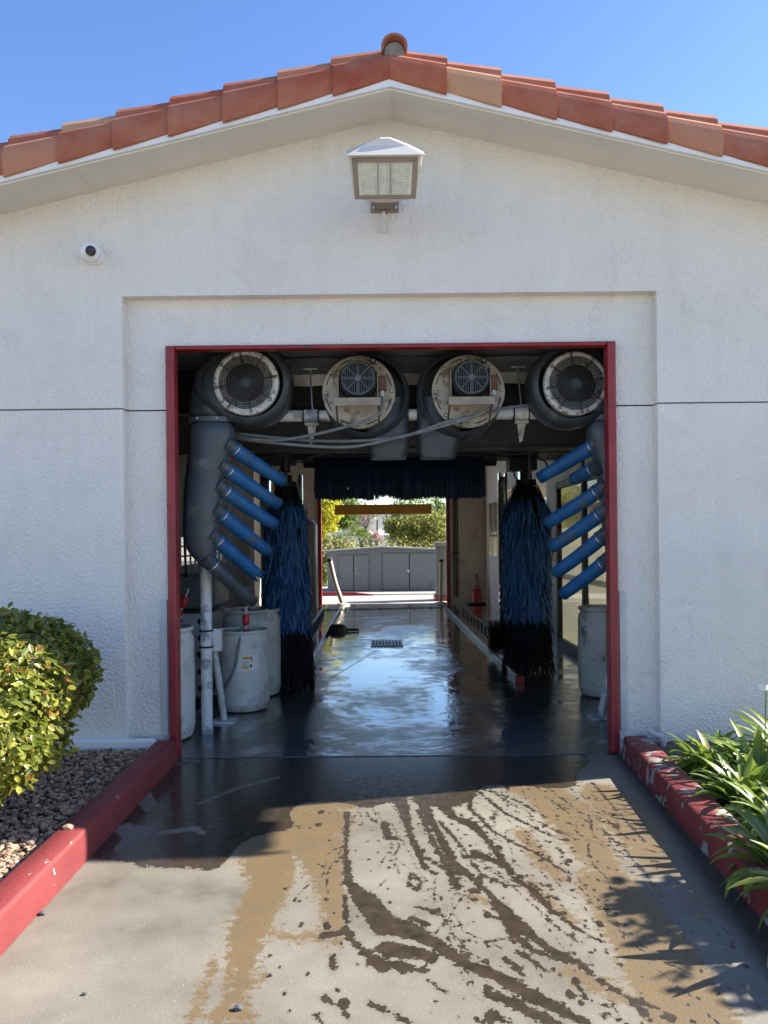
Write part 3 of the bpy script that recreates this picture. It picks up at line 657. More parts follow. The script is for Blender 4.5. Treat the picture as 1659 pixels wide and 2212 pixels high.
# left wall: dark vertical boards with slits, small gridded window
m = MB(); y = 5.94; random.seed(11)
while y < 17.6:
    w = random.uniform(.20, .30); y2 = min(y+w, 17.6)
    if y2 < 10.9 or y > 14.2: m.box(-2.78, -2.75-random.uniform(0, .006), y, y2, 0, 3.62)
    else: m.box(-2.78, -2.75, y, y2, 0, 1.2); m.box(-2.78, -2.75, y, y2, 1.62, 3.62)
    y = y2+random.choice([.004, .007, .012, .004])
m.build('board_wall', 'board', B)
wl = MB()
for z in (1.2, 1.34, 1.48, 1.62): wl.box(-2.785, -2.755, 10.5, 14.5, z-.012, z+.012)
yy = 10.5
while yy < 14.5: wl.box(-2.782, -2.758, yy, yy+.03, 1.2, 1.62); yy += .3
wo = wl.build('window', 'black', B)
# red door frames
def dframe(y, l, r, top, w, name):
    m = MB(); m.box(l, l+w, y, y+.11, .0, top); m.box(r-w, r, y, y+.11, .0, top); m.box(l+w, r-w, y+.01, y+.11, top-.028, top)
    return m.build(name, 'red', B, bevel=.012)
dframe(5.72, -1.517, 1.712, 2.954, .062, 'door_frame')
m = MB(); m.tube([(-1.483,5.73,-.0),(-1.483,5.725,.07)], .042, 12); m.build('post_foot', 'red', B, smooth=True)
dframe(19.12, -1.47, 1.70, 3.50, .09, 'rear_door_frame')
m = MB(); m.box(-1.585, -1.536, 5.762, 5.779, .155, 1.13); m.build('corner_guard', 'plate', B, bevel=.003)
m = MB(); m.box(1.728, 1.776, 5.762, 5.779, .155, 1.15); m.build('corner_guard', 'plate', B, bevel=.003)
# storefront in the side wall
def storefront():
    fr = MB(); Xf0, Xf1 = 2.535, 2.60
    for y in (YS1-.09, 9.93, 8.6): fr.box(Xf0, Xf1, y, y+.085, 0, ZT)
    fr.box(Xf0, Xf1, YS0+.001, YS0+.08, 0, ZT)
    fr.box(Xf0+.003, Xf1-.003, YS0, YS1, ZT-.10, ZT-.001); fr.box(Xf0+.003, Xf1-.003, YS0, YS1, .001, .12)
    s = fr.build('window_wall', 'black', B)
    g = MB(); g.box(2.564, 2.570, YS0+.05, YS1-.05, .1, ZT-.08); g.build('pane', 'glass', s)
    g = MB(); g.box(2.60, 2.604, 10.02, YS1-.09, .12, 2.24); g.box(2.60, 2.604, 8.0, 9.92, .12, 2.24); g.build('diffuser', 'frost', s)  # frosted sheets added behind the glass to glow in the sun
storefront()
fr = MB(); fr.box(2.54, 2.57, 17.10, 17.16, 1.10, 2.41); fr.box(2.54, 2.57, 18.49, 18.55, 1.10, 2.41); fr.box(2.54, 2.57, 17.161, 18.489, 1.10, 1.16); fr.box(2.54, 2.57, 17.161, 18.489, 2.35, 2.41); fr.box(2.545, 2.565, 17.8, 17.84, 1.16, 2.35)
s = fr.build('window', 'trim', B, bevel=.004); g = MB(); g.box(2.62, 2.624, 17.16, 18.49, 1.16, 2.35); g.build('diffuser', 'frost', s); g = MB(); g.box(2.585, 2.66, 17.16, 18.49, 1.60, 1.63); g.box(2.585, 2.66, 17.16, 18.49, 2.0, 2.02); g.each('shelf', 'trim', s); g = MB(); g.box(2.575, 2.58, 17.16, 18.49, 1.16, 2.35); g.build('pane', 'glass', s)  # frosted sheet added behind this window to brighten it with sun
for (a, b) in ((7.6,11.9),(12.6,16.2),(16.9,18.8)):  # unseen outer windows, added to bring sun into the side room
    g = MB()
    for y in np.linspace(a, b, 4): g.box(3.69, 3.74, max(a, y-.03), min(b, y+.03), .55, 2.45)
    g.box(3.695, 3.735, a+.04, b-.04, 1.7, 1.75); w = g.build('window', 'trim', B)
    if a != 12.6: g = MB(); g.box(3.71, 3.715, a, b, .55, 2.45); g.build('pane', 'glass', w)
    else:
        g = MB(); g.box(3.71, 3.715, 12.9, b, .55, 2.45); g.box(3.71, 3.715, a, 12.9, .55, 1.7); g.box(3.71, 3.715, a, 12.9, 1.96, 2.45); g.each('pane', 'frost', w)  # frosted panes added to soften sun, gap shaped to throw a floor patch

# ------------------------------------------------------------------ kerbs, pipe, lamp, camera
m = MB()
m.prism([(0,0),(0,0)], 0, 0) if False else None
vs = []; secs = [(0,0),(.010,.125),(.014,.143),(.024,.151),(.13,.156),(.142,.150),(.15,0)]
ys = np.linspace(1.2, 5.62, 60)
for y in ys:
    for (dx, z) in secs: vs.append((-1.438-dx*1.0+.003*noise.noise(Vector((y*2, 0, z))), y, z+(.004*noise.noise(Vector((y*1.7, 1, 0))) if z > 0 else 0)))
n = len(secs)
m.add(vs, [(i*n+k, i*n+k+1, (i+1)*n+k+1, (i+1)*n+k) for i in range(59) for k in range(n-1)]+[tuple(59*n+k for k in range(n))])
m.build('x', 'curbl', smooth=True)
kerbL = bpy.data.objects['x']; kerbL.name = 'kerb'; tag(kerbL, 'red painted kerb edging the gravel bed left of the driveway, mostly intact paint', 'kerb', 'red painted kerbs beside the driveway')
vs = []
m = MB()
for y in ys:
    kx = np.interp(y, [1.2, 3.3, 5.62], [1.40, 1.53, 1.69])
    for (dx, z) in secs: vs.append((kx+dx*1.25+.006*noise.noise(Vector((y*3, 5, z))), y, z*.97+(.006*noise.noise(Vector((y*2.7, 4, 0))) if z > 0 else 0)))
m.add(vs, [(i*n+k, (i+1)*n+k, (i+1)*n+k+1, i*n+k+1) for i in range(59) for k in range(n-1)]+[tuple(59*n+k for k in range(n))])
o = m.build('kerb', 'curbr', smooth=True); tag(o, 'red kerb with badly peeling paint along the strap-leaf plants on the right', 'kerb', 'red painted kerbs beside the driveway')
m = MB(); m.tube(crv([W(1402,1578,5.66), W(1425,1592,5.60), W(1434,1597,5.56)]), .018, 10); m.tube([W(1432,1590,5.56), W(1434,1625,5.56)+Vector((0,0,-.03))], .018, 10)
m.tube([W(1424,1588,5.6), W(1438,1598,5.55)], .024, 10); m.tube([W(1433,1590,5.56), W(1434,1603,5.56)], .0245, 10)
tag(m.build('drain_pipe', 'pvc', smooth=True), 'short pale plastic drain pipe elbow low on the wall behind the right kerb', 'pipe')

# flood light
LY = 5.08
L = thing('flood_light', tuple(W(831,450,5.69)), 'cream square flood light with ribbed lens on the gable above the opening', 'light')
c = W(832, 376, LY); tilt = R(33)
Mx = Matrix.Translation(c) @ Matrix.Rotation(tilt, 4, 'X')
def T(x, y, z): return Mx @ Vector((x*1.02, y, z*.76))
def frust(m, w0, w1, z0, z1, ya, yb, xs=0):     # box whose width differs top and bottom
    m.add([T(-w0,ya,z0),T(w0,ya,z0),T(w0,yb,z0),T(-w0,yb,z0),T(-w1,ya,z1),T(w1,ya,z1),T(w1,yb,z1),T(-w1,yb,z1)],
          [(3,2,1,0),(4,5,6,7),(0,1,5,4),(1,2,6,5),(2,3,7,6),(3,0,4,7)])
m = MB(); frust(m, .200, .228, -.190, .150, -.03, .13); m.build('housing', 'lampcream', L, bevel=.006)
m = MB()
for a, b, c0, d0 in ((-.182,-.165,-.20,-.183),):
    pass
def fpiece(m, p, y0, y1): 
    n = len(p); m.add([T(x,y0,z) for x,z in p]+[T(x,y1,z) for x,z in p], [tuple(range(n)), tuple(range(2*n-1,n-1,-1))]+[(i,i+n,(i+1)%n+n,(i+1)%n) for i in range(n)])
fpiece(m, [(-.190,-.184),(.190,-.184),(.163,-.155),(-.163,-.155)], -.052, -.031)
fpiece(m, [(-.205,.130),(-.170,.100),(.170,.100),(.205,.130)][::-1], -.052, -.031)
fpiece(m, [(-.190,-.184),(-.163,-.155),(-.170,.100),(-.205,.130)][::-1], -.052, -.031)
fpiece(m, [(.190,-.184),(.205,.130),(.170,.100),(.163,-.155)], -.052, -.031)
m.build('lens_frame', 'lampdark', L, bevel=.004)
m = MB(); fpiece(m, [(-.163,-.155),(.163,-.155),(.170,.100),(-.170,.100)], -.038, -.030)
ln = m.build('lens', 'led', L)
m = MB()
for i in range(8):
    x0 = -.152+i*.0385
    for k in range(20):
        z0 = -.148+k*.0122; wsc = 1+.05*(z0/.11)
        m.add([T(x0*wsc,-.039,z0),T((x0+.030)*wsc,-.039,z0),T((x0+.030)*wsc,-.044,z0+.005),T(x0*wsc,-.044,z0+.005),T(x0*wsc,-.039,z0+.0095),T((x0+.030)*wsc,-.039,z0+.0095)], [(0,1,2,3),(3,2,5,4)])
m.build('ribs', 'led', ln)
m = MB()
for x in (-.045, .033): fpiece(m, [(x-.004,-.150),(x+.004,-.150),(x+.004,.103),(x-.004,.103)], -.046, -.040)
m.each('divider', 'leddark', ln)
m = MB()       # hipped cap
m.add([T(-.240,-.065,.150),T(.240,-.065,.150),T(.235,.16,.150),T(-.235,.16,.150),T(-.240,-.065,.158),T(.240,-.065,.158),T(.235,.16,.158),T(-.235,.16,.158),
       T(-.14,.02,.210),T(.14,.02,.210),T(.14,.13,.210),T(-.14,.13,.210),T(-.03,.05,.262),T(.03,.05,.262),T(.03,.10,.262),T(-.03,.10,.262)],
      [(3,2,1,0),(0,1,5,4),(1,2,6,5),(2,3,7,6),(3,0,4,7),(4,5,9,8),(5,6,10,9),(6,7,11,10),(7,4,8,11),(8,9,13,12),(9,10,14,13),(10,11,15,14),(11,8,12,15),(12,13,14,15)])
m.build('hood', 'lampcream', L, bevel=.005)
m = MB()       # tapered chin and arm
m.add([T(-.175,-.005,-.191),T(.175,-.005,-.191),T(.175,.12,-.191),T(-.175,.12,-.191),T(-.06,.05,-.235),T(.06,.05,-.235),T(.06,.12,-.235),T(-.06,.12,-.235)],
      [(0,1,5,4),(1,2,6,5),(2,3,7,6),(3,0,4,7),(4,5,6,7),(3,2,1,0)])
m.build('chin', 'lampcream', L, bevel=.004)
pb = W(831, 449, 5.69)
m = MB(); m.box(pb.x-.10, pb.x+.10, 5.66, 5.689, pb.z-.04, pb.z+.05); m.box(pb.x-.055, pb.x+.055, 5.20, 5.655, pb.z-.03, pb.z+.03)
m.build('bracket', 'lampdark', L, bevel=.006)
for s in (-1, 1):
    m = MB(); m.lathe([(0,-.008),(.009,-.008),(.011,0)], (pb.x+s*.08, 5.658, pb.z-.012), 'Y', 8); m.build('bolt', 'plate', L)
m = MB(); m.tube([(pb.x-.008,5.655,pb.z-.06),(pb.x-.008,5.655,pb.z-.19)], .017, 10); m.tube([(pb.x-.008,5.66,pb.z-.042),(pb.x-.008,5.66,pb.z-.06)], .012, 10)
m.build('conduit_stub', 'lampcream', L, smooth=True)

c = W(193, 543, 5.60)
cam_ = thing('security_camera', (c.x, YW, c.z), 'small white ball security camera with dark lens on the wall left of the light', 'camera')
m = MB(); m.lathe([(0,-.02),(.060,-.02),(.066,-.012),(.066,.0)], (c.x+.004, YW, c.z), 'Y', 28); m.build('base', 'camwhite', cam_, smooth=True)
pr = [(.070*math.sin(t), -.070*math.cos(t)) for t in np.linspace(0, math.pi, 16)]
m = MB(); m.lathe(pr, (c.x, 5.610, c.z), 'Y', 28); m.build('ball', 'camwhite', cam_, smooth=True)
bc = Vector((c.x, 5.61, c.z)); dv = (Vector((.55, 0, 2.2))-bc).normalized()
m = MB(); m.tube([bc+dv*.05, bc+dv*.070, bc+dv*.074], [.034, .032, .022], 24); m.build('lens', 'glassdark', cam_, smooth=True)
m = MB(); m.tube([bc+dv*.068, bc+dv*.0745], .036, 24, cap=False); m.build('lens_ring', 'cabdark', cam_, smooth=True, solid=.003)

# ------------------------------------------------------------------ dryer arch
ARCH = thing('blower_arch', (-1.40, 6.45, 0), 'chipped white pipe arch standing just inside the opening and carrying the blowers', 'frame')
def post(x):
    m = MB(); m.tube([(x,6.43,0),(x,6.43,1.9),(x,6.46,2.55)], .046, 20); return m.build('post', 'wpipe', ARCH, smooth=True)
for x in (-1.40, 1.93): post(x)
m = MB(); m.tube([(-1.40,6.43,2.55),(1.93,6.43,2.55)], .047, 20); m.build('crossbar', 'wpipe', ARCH, smooth=True)
for x, xf in ((-1.40,-1.345), (1.93,1.88)):
    m = MB(); m.tube([(x+.03,6.50,.80),(xf,6.84,.03)], .03, 14); m.box(xf-.09, xf+.10, 6.76, 6.92, 0, .018)
    m.build('brace', 'wpipe', ARCH, smooth=True)
for x in (-1.40, 1.93):
    m = MB(); m.box(x+.035, x+.115, 6.44, 6.52, .66, .84); m.build('clamp_plate', 'wpipe', ARCH, bevel=.004)
    m = MB()
    for z in (.70, .83): m.torus((x, 6.43, z), .052, .008, 'Z', 24, 6)
    m.each('clamp_ring', 'black', ARCH, smooth=True)
for px in (672, 1125):
    x = W(px, 897, 6.43).x
    m = MB(); m.box(x-.055, x+.055, 6.40, 6.49, 2.605, 2.625) if False else None
    m.tube([(x-.055,6.43,2.55),(x+.055,6.43,2.55)], .053, 20); m.build('sleeve', 'wpipe', ARCH, smooth=True)
    m = MB()
    for d in (-.06, .06): m.tube([Vector((x+d, 6.43+.056*math.cos(t), 2.55+.056*math.sin(t))) for t in np.linspace(0, 2*math.pi, 20)], .006, 6)
    m.each('clamp_ring', 'black', ARCH, smooth=True)
    m = MB(); m.box(x-.05, x+.06, 6.41, 6.46, 2.47, 2.492); m.add([(x-.03,6.43,2.47),(x+.04,6.43,2.47),(x+.01,6.43,2.33),(x-.012,6.43,2.32),(x-.03,6.442,2.47),(x+.04,6.442,2.47),(x+.01,6.442,2.33),(x-.012,6.442,2.32)],[(0,1,2,3),(7,6,5,4),(0,3,7,4),(1,5,6,2),(2,6,7,3)])
    m.build('hanger_bracket', 'wdisc', ARCH)
    m = MB(); m.tube([(x+.01,6.46,2.60),(x-.01,6.5,2.93)], .007, 6); m.box(x-.06, x+.05, 6.48, 6.52, 2.93, 2.945); m.build('hanger_rod', 'steel', ARCH)

def loft(m, secs, seg=24, p=2.6):
    vs = []
    for (c, a, b, tilt) in secs:
        for k in range(seg):
            t = 2*math.pi*k/seg; ct, st = math.cos(t), math.sin(t)
            x = a*math.copysign(abs(ct)**(2/p), ct); y = b*math.copysign(abs(st)**(2/p), st)
            vs.append(Vector(c)+Vector((x*math.cos(tilt), y, x*math.sin(tilt))))
    n = len(secs)
    m.add(vs, [(i*seg+k, i*seg+(k+1)%seg, (i+1)*seg+(k+1)%seg, (i+1)*seg+k) for i in range(n-1) for k in range(seg)]+[tuple(range(seg-1,-1,-1)), tuple((n-1)*seg+k for k in range(seg))])

def side_blower(cx_px, cy_px, side, secs_px, nozzles, label, hood_px):
    Yc = 6.12
    c = W(cx_px, cy_px, Yc)
    t = thing('side_blower', (c.x, Yc+.1, 0), label, 'blower', 'dryer blowers on the arch')
    # scroll housing: drum with spiral growth toward the duct
    m = MB(); seg = 40; pr = []
    hx = c.x+(.02 if side < 0 else -.02)
    rings = [(.82, -.13), (.93, -.115), (1.0, -.07), (1.0, .14), (.93, .18), (.0, .19)]
    vs = []
    for (k, dy) in rings:
        for q in range(seg):
            an = 2*math.pi*q/seg; base = .325
            # spiral: larger on the outer (duct) side
            g = max(0, -math.cos(an)*(-side)*-1) if False else max(0, math.cos(an)*side)
            r = base+.12*g**1.3*(1 if math.sin(an) < .6 else .55)
            vs.append((hx+r*k*math.cos(an), Yc+.12+dy, c.z+min(r, .325)*k*math.sin(an)))
    n = len(rings)
    fs = [(i*seg+k, (i+1)*seg+k, (i+1)*seg+(k+1)%seg, i*seg+(k+1)%seg) for i in range(n-1) for k in range(seg)]
    m.add(vs, fs); m.build('scroll_housing', 'housing', t, smooth=True)
    # duct
    m = MB(); secs = []
    for (y, xa, xb, dep) in secs_px:
        a, b = W(xa-(6 if side > 0 else 0), y, Yc+.12), W(xb+(6 if side < 0 else 0), y, Yc+.12); secs.append(((a+b)/2, abs(b.x-a.x)/2, dep/2, 0))
    loft(m, secs, 28, 2.7); dct = m.build('duct', 'plastic', t, smooth=True, sub=1)
    m = MB(); loft(m, [((W(xa,y,Yc+.14)+W(xb,y,Yc+.14))/2*1.0, abs(W(xb,y,Yc+.14).x-W(xa,y,Yc+.14).x)/2, dd/2, 0) for (y,xa,xb,dd) in hood_px], 28, 2.6); m.build('outlet_hood', 'housing', t, smooth=True, sub=1)
    # seam collar where the duct meets the housing
    y, xa, xb, dep = secs_px[0]; a, b = W(xa, y, Yc+.12), W(xb, y, Yc+.12)
    m = MB(); loft(m, [((a+b)/2+Vector((0,0,dz)), abs(b.x-a.x)/2+.000, dep/2+.003, 0) for dz in (-.035, -.002, .002)], 28, 3); m.build('collar', 'plastic', t, smooth=True)
    m = MB()
    for fx in (.28, .72): m.lathe([(0,-.012),(.008,-.010),(.010,0)], (a.x+(b.x-a.x)*fx, Yc+.12-dep/2-.010, a.z-.015), 'Y', 8)
    m.each('rivet', 'steel', t)
    # intake ring, dark bore, guard
    yf = Yc-.012; Rr = .248 if side < 0 else .242
    m = MB(); m.lathe([(Rr*1.02,.03),(Rr,-.004),(Rr*.93,-.014),(Rr*.84,-.006),(Rr*.64,.025),(Rr*.52,.065)], (c.x, yf, c.z), 'Y', 48); m.build('intake_ring', 'wring', t, smooth=True)
    m = MB(); m.lathe([(Rr*.52,.065),(Rr*.51,.16),(0,.16)], (c.x, yf, c.z), 'Y', 40); m.build('bore', 'blackfoam', t, smooth=True)
    m = MB(); m.lathe([(0,.06),(.035,.06),(.05,.075),(.075,.09),(.075,.15)], (c.x-.004, yf+.03, c.z+.0), 'Y', 24)
    for q in range(10):
        an = q*math.pi/5; d = Vector((math.cos(an), 0, math.sin(an)))
        m.bar(Vector((c.x, yf+.11, c.z))+d*.05, Vector((c.x, yf+.13, c.z))+d*.13, .05, .006)
    m.build('impeller', 'blackfoam', t, smooth=True)
    m = MB()
    for q in range(13):
        rr = .050+q*.0125; m.torus((c.x, yf-.022+.00*q, c.z), rr, .0038, 'Y', 44, 5)
    for q in range(8):
        an = R(100)+q*math.pi/4; d = Vector((math.cos(an), 0, math.sin(an))); e = Vector((c.x, yf-.026, c.z))
        m.tube([e+d*(.045 if q % 2 else .09), e+d*Rr*.88], .0045, 6)
        m.torus(e+d*Rr*.93, .011, .003, 'Y', 12, 5)
    m.build('wire_guard', 'black', t, smooth=True)
    # nozzles
    for i, (ax, ay, bx, by, mat, torn) in enumerate(nozzles):
        A = W(ax, ay, Yc+.10); Bp = W(bx, by, Yc+.42); d = (Bp-A).normalized()
        # moulded stub on duct
        m = MB(); m.tube([A-d*.07, A-d*.03, A+d*.012], [.066, .064, .061], 20); m.build('stub', 'plastic', t, smooth=True)
        m = MB()
        if torn:
            seg = 24; q = d.to_track_quat('Z', 'Y').to_matrix(); vs = []; nl = 8; Ln = (Bp-A).length
            for j in range(nl):
                for k in range(seg):
                    an = 2*math.pi*k/seg; cut = Ln*(1-.16*abs(noise.noise(Vector((math.cos(an)*2.2, math.sin(an)*2.2, i+7.)))) - (.10 if k % 5 == 0 else .03*(k % 3)))
                    u = j/(nl-1)*cut; r = .060-.010*u/Ln
                    vs.append(A+q@Vector((r*math.cos(an), r*math.sin(an), u)))
            m.add(vs, [(j*seg+k, j*seg+(k+1)%seg, (j+1)*seg+(k+1)%seg, (j+1)*seg+k) for j in range(nl-1) for k in range(seg)])
            nz = m.build('nozzle', mat, t, smooth=True, solid=.004)
        else:
            r0 = .060
            n_ = 7; pts = [A+d*(Bp-A).length*k/(n_-1)+Vector((0,0,-.006*math.sin(math.pi*k/(n_-1)))) for k in range(n_)]
            m.tube(pts, [r0*(1-.16*k/(n_-1))*(1+.02*math.sin(k*2.3+i)) for k in range(n_)], 24, cap=False)
            e = pts[-1]; m.tube([e, e-d*.06], [r0*.84*.92, r0*.5], 24, cap=True)
            nz = m.build('nozzle', mat, t, smooth=True, solid=.003)
        m = MB(); m.tube([A+d*.030, A+d*.048], .0632, 24, cap=False); m.build('clamp_band', 'steel', nz, smooth=True, solid=.002)
    return t
hoodL = [(750,480,560,.10),(765,448,600,.20),(790,428,612,.25),(825,416,600,.26),(865,410,560,.26),(890,408,520,.26),(912,409,503,.25)]
secL = [(905,408,503,.26),(940,412,504,.27),(968,411,496,.27),(1010,409,482,.26),(1060,403,475,.26),(1110,399,470,.26),(1160,398,464,.25),(1188,404,460,.23),(1205,418,458,.19),(1216,432,456,.14),(1222,440,454,.10)]
nzL = [(500,966,612,1040,'nozzle',0),(487,1012,602,1090,'nozzle',0),(480,1056,594,1134,'nozzle',0),(474,1108,580,1192,'nozzle',0),(464,1163,566,1250,'nozzle',1),(452,1214,548,1300,'plastic',0)]
side_blower(532, 827, -1, secL, nzL, 'left corner blower with wire guard, five blue nozzles and one grey nozzle', hoodL)
cxr = 1243
def mir(x): return 2*887.5-x
secR = [(y-4, mir(b), mir(a), d) for (y,a,b,d) in secL]
nzR = [(1286,960,1166,1032,'nozzle',0),(1288,1010,1238,1036,'nozzle',1),(1297,1058,1182,1130,'nozzle',0),(1302,1108,1192,1182,'nozzle',0),(1304,1158,1200,1238,'nozzle',0),(1310,1212,1216,1284,'nozzle',0)]
side_blower(cxr, 829, 1, secR, nzR, 'right corner blower with rusty wire guard and one torn blue nozzle, beside the frame', [(y, mir(b), mir(a), d) for (y,a,b,d) in hoodL])

def motor_blower(cx, cy, side, label):
    Yc = 6.22; c = W(cx, cy, Yc); Rr = .285
    t = thing('motor_blower', (c.x, Yc+.15, 0), label, 'blower', 'dryer blowers on the arch')
    hx = c.x+.06*side
    m = MB(); m.lathe([(.30,.0),(.335,.03),(.345,.10),(.345,.26),(.31,.30),(0,.31)], (hx, Yc+.04, c.z-.01), 'Y', 44); m.build('scroll_housing', 'housing', t, smooth=True)
    m = MB(); cc = c.x+side*.23
    loft(m, [((hx+side*.10,Yc+.22,c.z-.02),.24,.12,0),((cc-side*.02,Yc+.22,c.z-.25),.19,.13,0),((cc,Yc+.22,c.z-.42),.165,.13,0),((cc,Yc+.22,c.z-.50),.14,.12,0)], 28, 3.2)
    m.build('duct', 'housing', t, smooth=True)
    m = MB(); m.lathe([(.0,-.0),(Rr-.006,0),(Rr,.006),(Rr,.03),(0,.03)], (c.x, Yc, c.z), 'Y', 48); m.build('mounting_plate', 'wdisc', t, smooth=True)
    m = MB()
    for q in range(8):
        a0 = q*math.pi/4+.10; m.torus((c.x, Yc-.001, c.z), Rr*.90, .0042, 'Y', 10, 5, a0+.08, a0+.48)
    m.each('slot', 'black', t)
    m = MB()
    for q in range(8):
        a0 = q*math.pi/4+.02; m.lathe([(0,-.014),(.008,-.013),(.016,-.002),(.016,0)], (c.x+Rr*.90*math.cos(a0), Yc, c.z+Rr*.90*math.sin(a0)), 'Y', 10)
    m.each('bolt', 'steel', t, smooth=True)
    m = MB(); az = c.z+Rr*.80; m.box(c.x-.03, c.x+.012, Yc-.004, Yc-.001, az-.004, az+.004); m.add([(c.x+.010,Yc-.004,az-.011),(c.x+.032,Yc-.004,az),(c.x+.010,Yc-.004,az+.011)],[(0,1,2)])
    m.build('arrow_mark', 'rust', t)
    # motor
    mx, mz = c.x+.0, c.z+.065; rm = .143
    m = MB(); m.lathe([(rm*.96,.0),(rm,-.03),(rm,-.16),(rm*.97,-.19),(rm*.88,-.215),(0,-.22)], (mx, Yc, mz), 'Y', 36)
    for q in range(28):
        an = 2*math.pi*q/28; d = Vector((math.cos(an), 0, math.sin(an))); e = Vector((mx, Yc-.09, mz))+d*(rm+.004)
        m.bar(e+Vector((0,-.07,0)), e+Vector((0,.07,0)), .006, .006)
    mo = m.build('motor', 'motor', t, smooth=True)
    m = MB()
    for q in range(13):
        x = -.105+q*.0175; h = math.sqrt(max(0, .112**2-x*x))
        if h > .02 and abs(x) > .012:
            s = 1 if x*1 > 0 else -1
            m.bar((mx+x,Yc-.222,mz+.010), (mx+x*1.0,Yc-.222,mz+h), .003, .007); m.bar((mx+x,Yc-.222,mz-.010), (mx+x,Yc-.222,mz-h), .003, .007)
    m.build('cover_slots', 'blackfoam', mo)
    m = MB(); m.lathe([(0,-.232),(.022,-.230),(.026,-.218)], (mx, Yc, mz), 'Y', 16); m.torus((mx, Yc-.219, mz), .122, .004, 'Y', 36, 6)
    for an in (45, 135, 225, 315):
        d = Vector((math.cos(R(an)), 0, math.sin(R(an)))); m.tube([Vector((mx, Yc-.222, mz))+d*.02, Vector((mx, Yc-.222, mz))+d*.12], .004, 6)
    m.build('cover_spokes', 'cabdark', mo, smooth=True)
    m = MB(); m.tube([Vector((mx+.11+.022*math.cos(a), Yc-.09, mz+.155+.022*math.sin(a))) for a in np.linspace(0, 2*math.pi, 16)], .005, 6); m.build('lifting_eye', 'black', mo, smooth=True)
    # cradle
    m = MB(); zb = mz-rm-.015; m.box(c.x-.175, c.x+.165, Yc-.25, Yc-.003, zb-.010, zb); m.box(c.x-.178, c.x+.168, Yc-.262, Yc-.25, zb-.055, zb+.004)
    m.box(c.x-.155, c.x-.148, Yc-.17, Yc-.003, zb, mz+.06) if side > -9 else None
    m.box(c.x+.145, c.x+.152, Yc-.17, Yc-.003, zb, mz+.10)
    m.build('cradle', 'cradle', t)
    m = MB()
    for x in (c.x-.165, c.x+.155): m.tube([(x,Yc-.20,zb-.04),(x,Yc-.005,zb-.16),(x,Yc-.002,zb-.17)], .007, 6)
    m.each('stay', 'rust', t)
    m = MB(); bx = mx+rm+.038; m.box(bx-.032, bx+.034, Yc-.13, Yc-.05, mz-.075, mz+.035); m.build('junction_box', 'rust', t, bevel=.008)
    m = MB(); m.tube([(bx,Yc-.09,mz-.075),(bx,Yc-.09,mz-.115)], .019, 10); m.build('cable_gland', 'plate', t, smooth=True)
    return Vector((bx, Yc-.09, mz-.115))
g1 = motor_blower(775, 847, 1, 'black motor blower on a round cream plate, left one of the two centre blowers')
g2 = motor_blower(1012, 845, -1, 'black motor blower on a round cream plate, right one of the two centre blowers')
def cable(pts, r, label, mat='cable'):
    m = MB(); m.tube(crv(pts, 8), r, 8); tag(m.build('cable', mat, smooth=True), label, 'cable', 'grey cables hanging under the arch')
cable([g1, g1+Vector((0,-.01,-.06)), W(812,898,6.08), W(770,915,6.12), W(700,934,6.2), W(620,949,6.3), W(560,950,6.35), W(497,940,6.42)], .013, 'grey cable curving from the left centre motor down towards the left duct')
cable([g2, g2+Vector((0,-.01,-.05)), W(1052,885,6.1), W(1015,903,6.12), W(950,922,6.16), W(860,945,6.2), W(760,965,6.25), W(650,962,6.3), W(497,946,6.42)], .013, 'grey cable curving from the right centre motor across to the left duct')
cable([W(1160,875,6.35), W(1100,880,6.2), W(1040,895,6.13), W(960,913,6.14), W(880,940,6.2), W(800,951,6.25), W(700,953,6.3), W(600,946,6.35), W(500,935,6.42)], .012, 'long grey cable from the right corner blower running above the other cables')
cable([W(497,936,6.5), W(600,965,6.5), W(700,972,6.5), W(850,976,6.5), W(960,985,6.5)], .007, 'thinnest lowest black cable sagging beneath the grey cables', 'black')

cable([W(500,930,6.45), W(455,900,6.7), W(420,940,6.9), W(402,1040,7.1), W(398,1150,7.3), W(402,1245,7.6)], .011, 'black hose dropping down behind the left duct', 'black')
cable([G(600,1560), G(640,1548), G(700,1556), G(690,1590), G(620,1600), G(560,1580)], .006, 'thin dark hose lying coiled on the wet floor near the drums', 'black') if False else None
# ------------------------------------------------------------------ beams, wash gantry
m = MB(); a, b = W(430, 905, 7.6), W(1290, 972, 7.6)
m.box(-2.74, 2.55, 7.55, 7.62, 2.40, 2.70); m.box(-2.74, 2.55, 7.46, 7.71, 2.385, 2.400); m.box(-2.74, 2.55, 7.46, 7.71, 2.70, 2.715)
tag(m.build('steel_beam', 'darkbeam'), 'dark grey steel beam spanning the bay behind the blowers', 'beam')
GX0, GX1, GY = -1.15, 1.68, 9.6
GA = thing('wash_gantry', (.25, GY, 0), 'black overhead machine gantry carrying the brushes across the bay', 'machine')
m = MB(); m.box(GX0-.45, GX1+.75, GY-.1, GY+.9, 2.56, 3.0); m.box(GX0-.3, GX1+.2, GY-.3, GY-.102, 2.50, 2.78); m.build('gantry_beam', 'black', GA, bevel=.02)
m = MB()
for x in (-1.45, 1.86): m.box(x-.06, x+.06, GY+.55, GY+.72, .02, 2.56)
m.each('column', 'chrome', GA, bevel=.01)
m = MB(); x = W(1086, 1200, 10.4).x
m.box(x-.05, x-.02, 10.35, 10.45, .12, 2.4); m.box(x+.03, x+.06, 10.35, 10.45, .12, 2.4); m.box(x-.02, x+.03, 10.39, 10.42, .2, 2.35); m.build('guide_column', 'chrome', GA, bevel=.004)
m = MB(); m.box(x-.06, x-.045, 10.30, 10.35, 1.0, 2.3)
for z in np.arange(.5, 2.3, .09): m.box(x-.065, x-.04, 10.29, 10.33, z, z+.045)
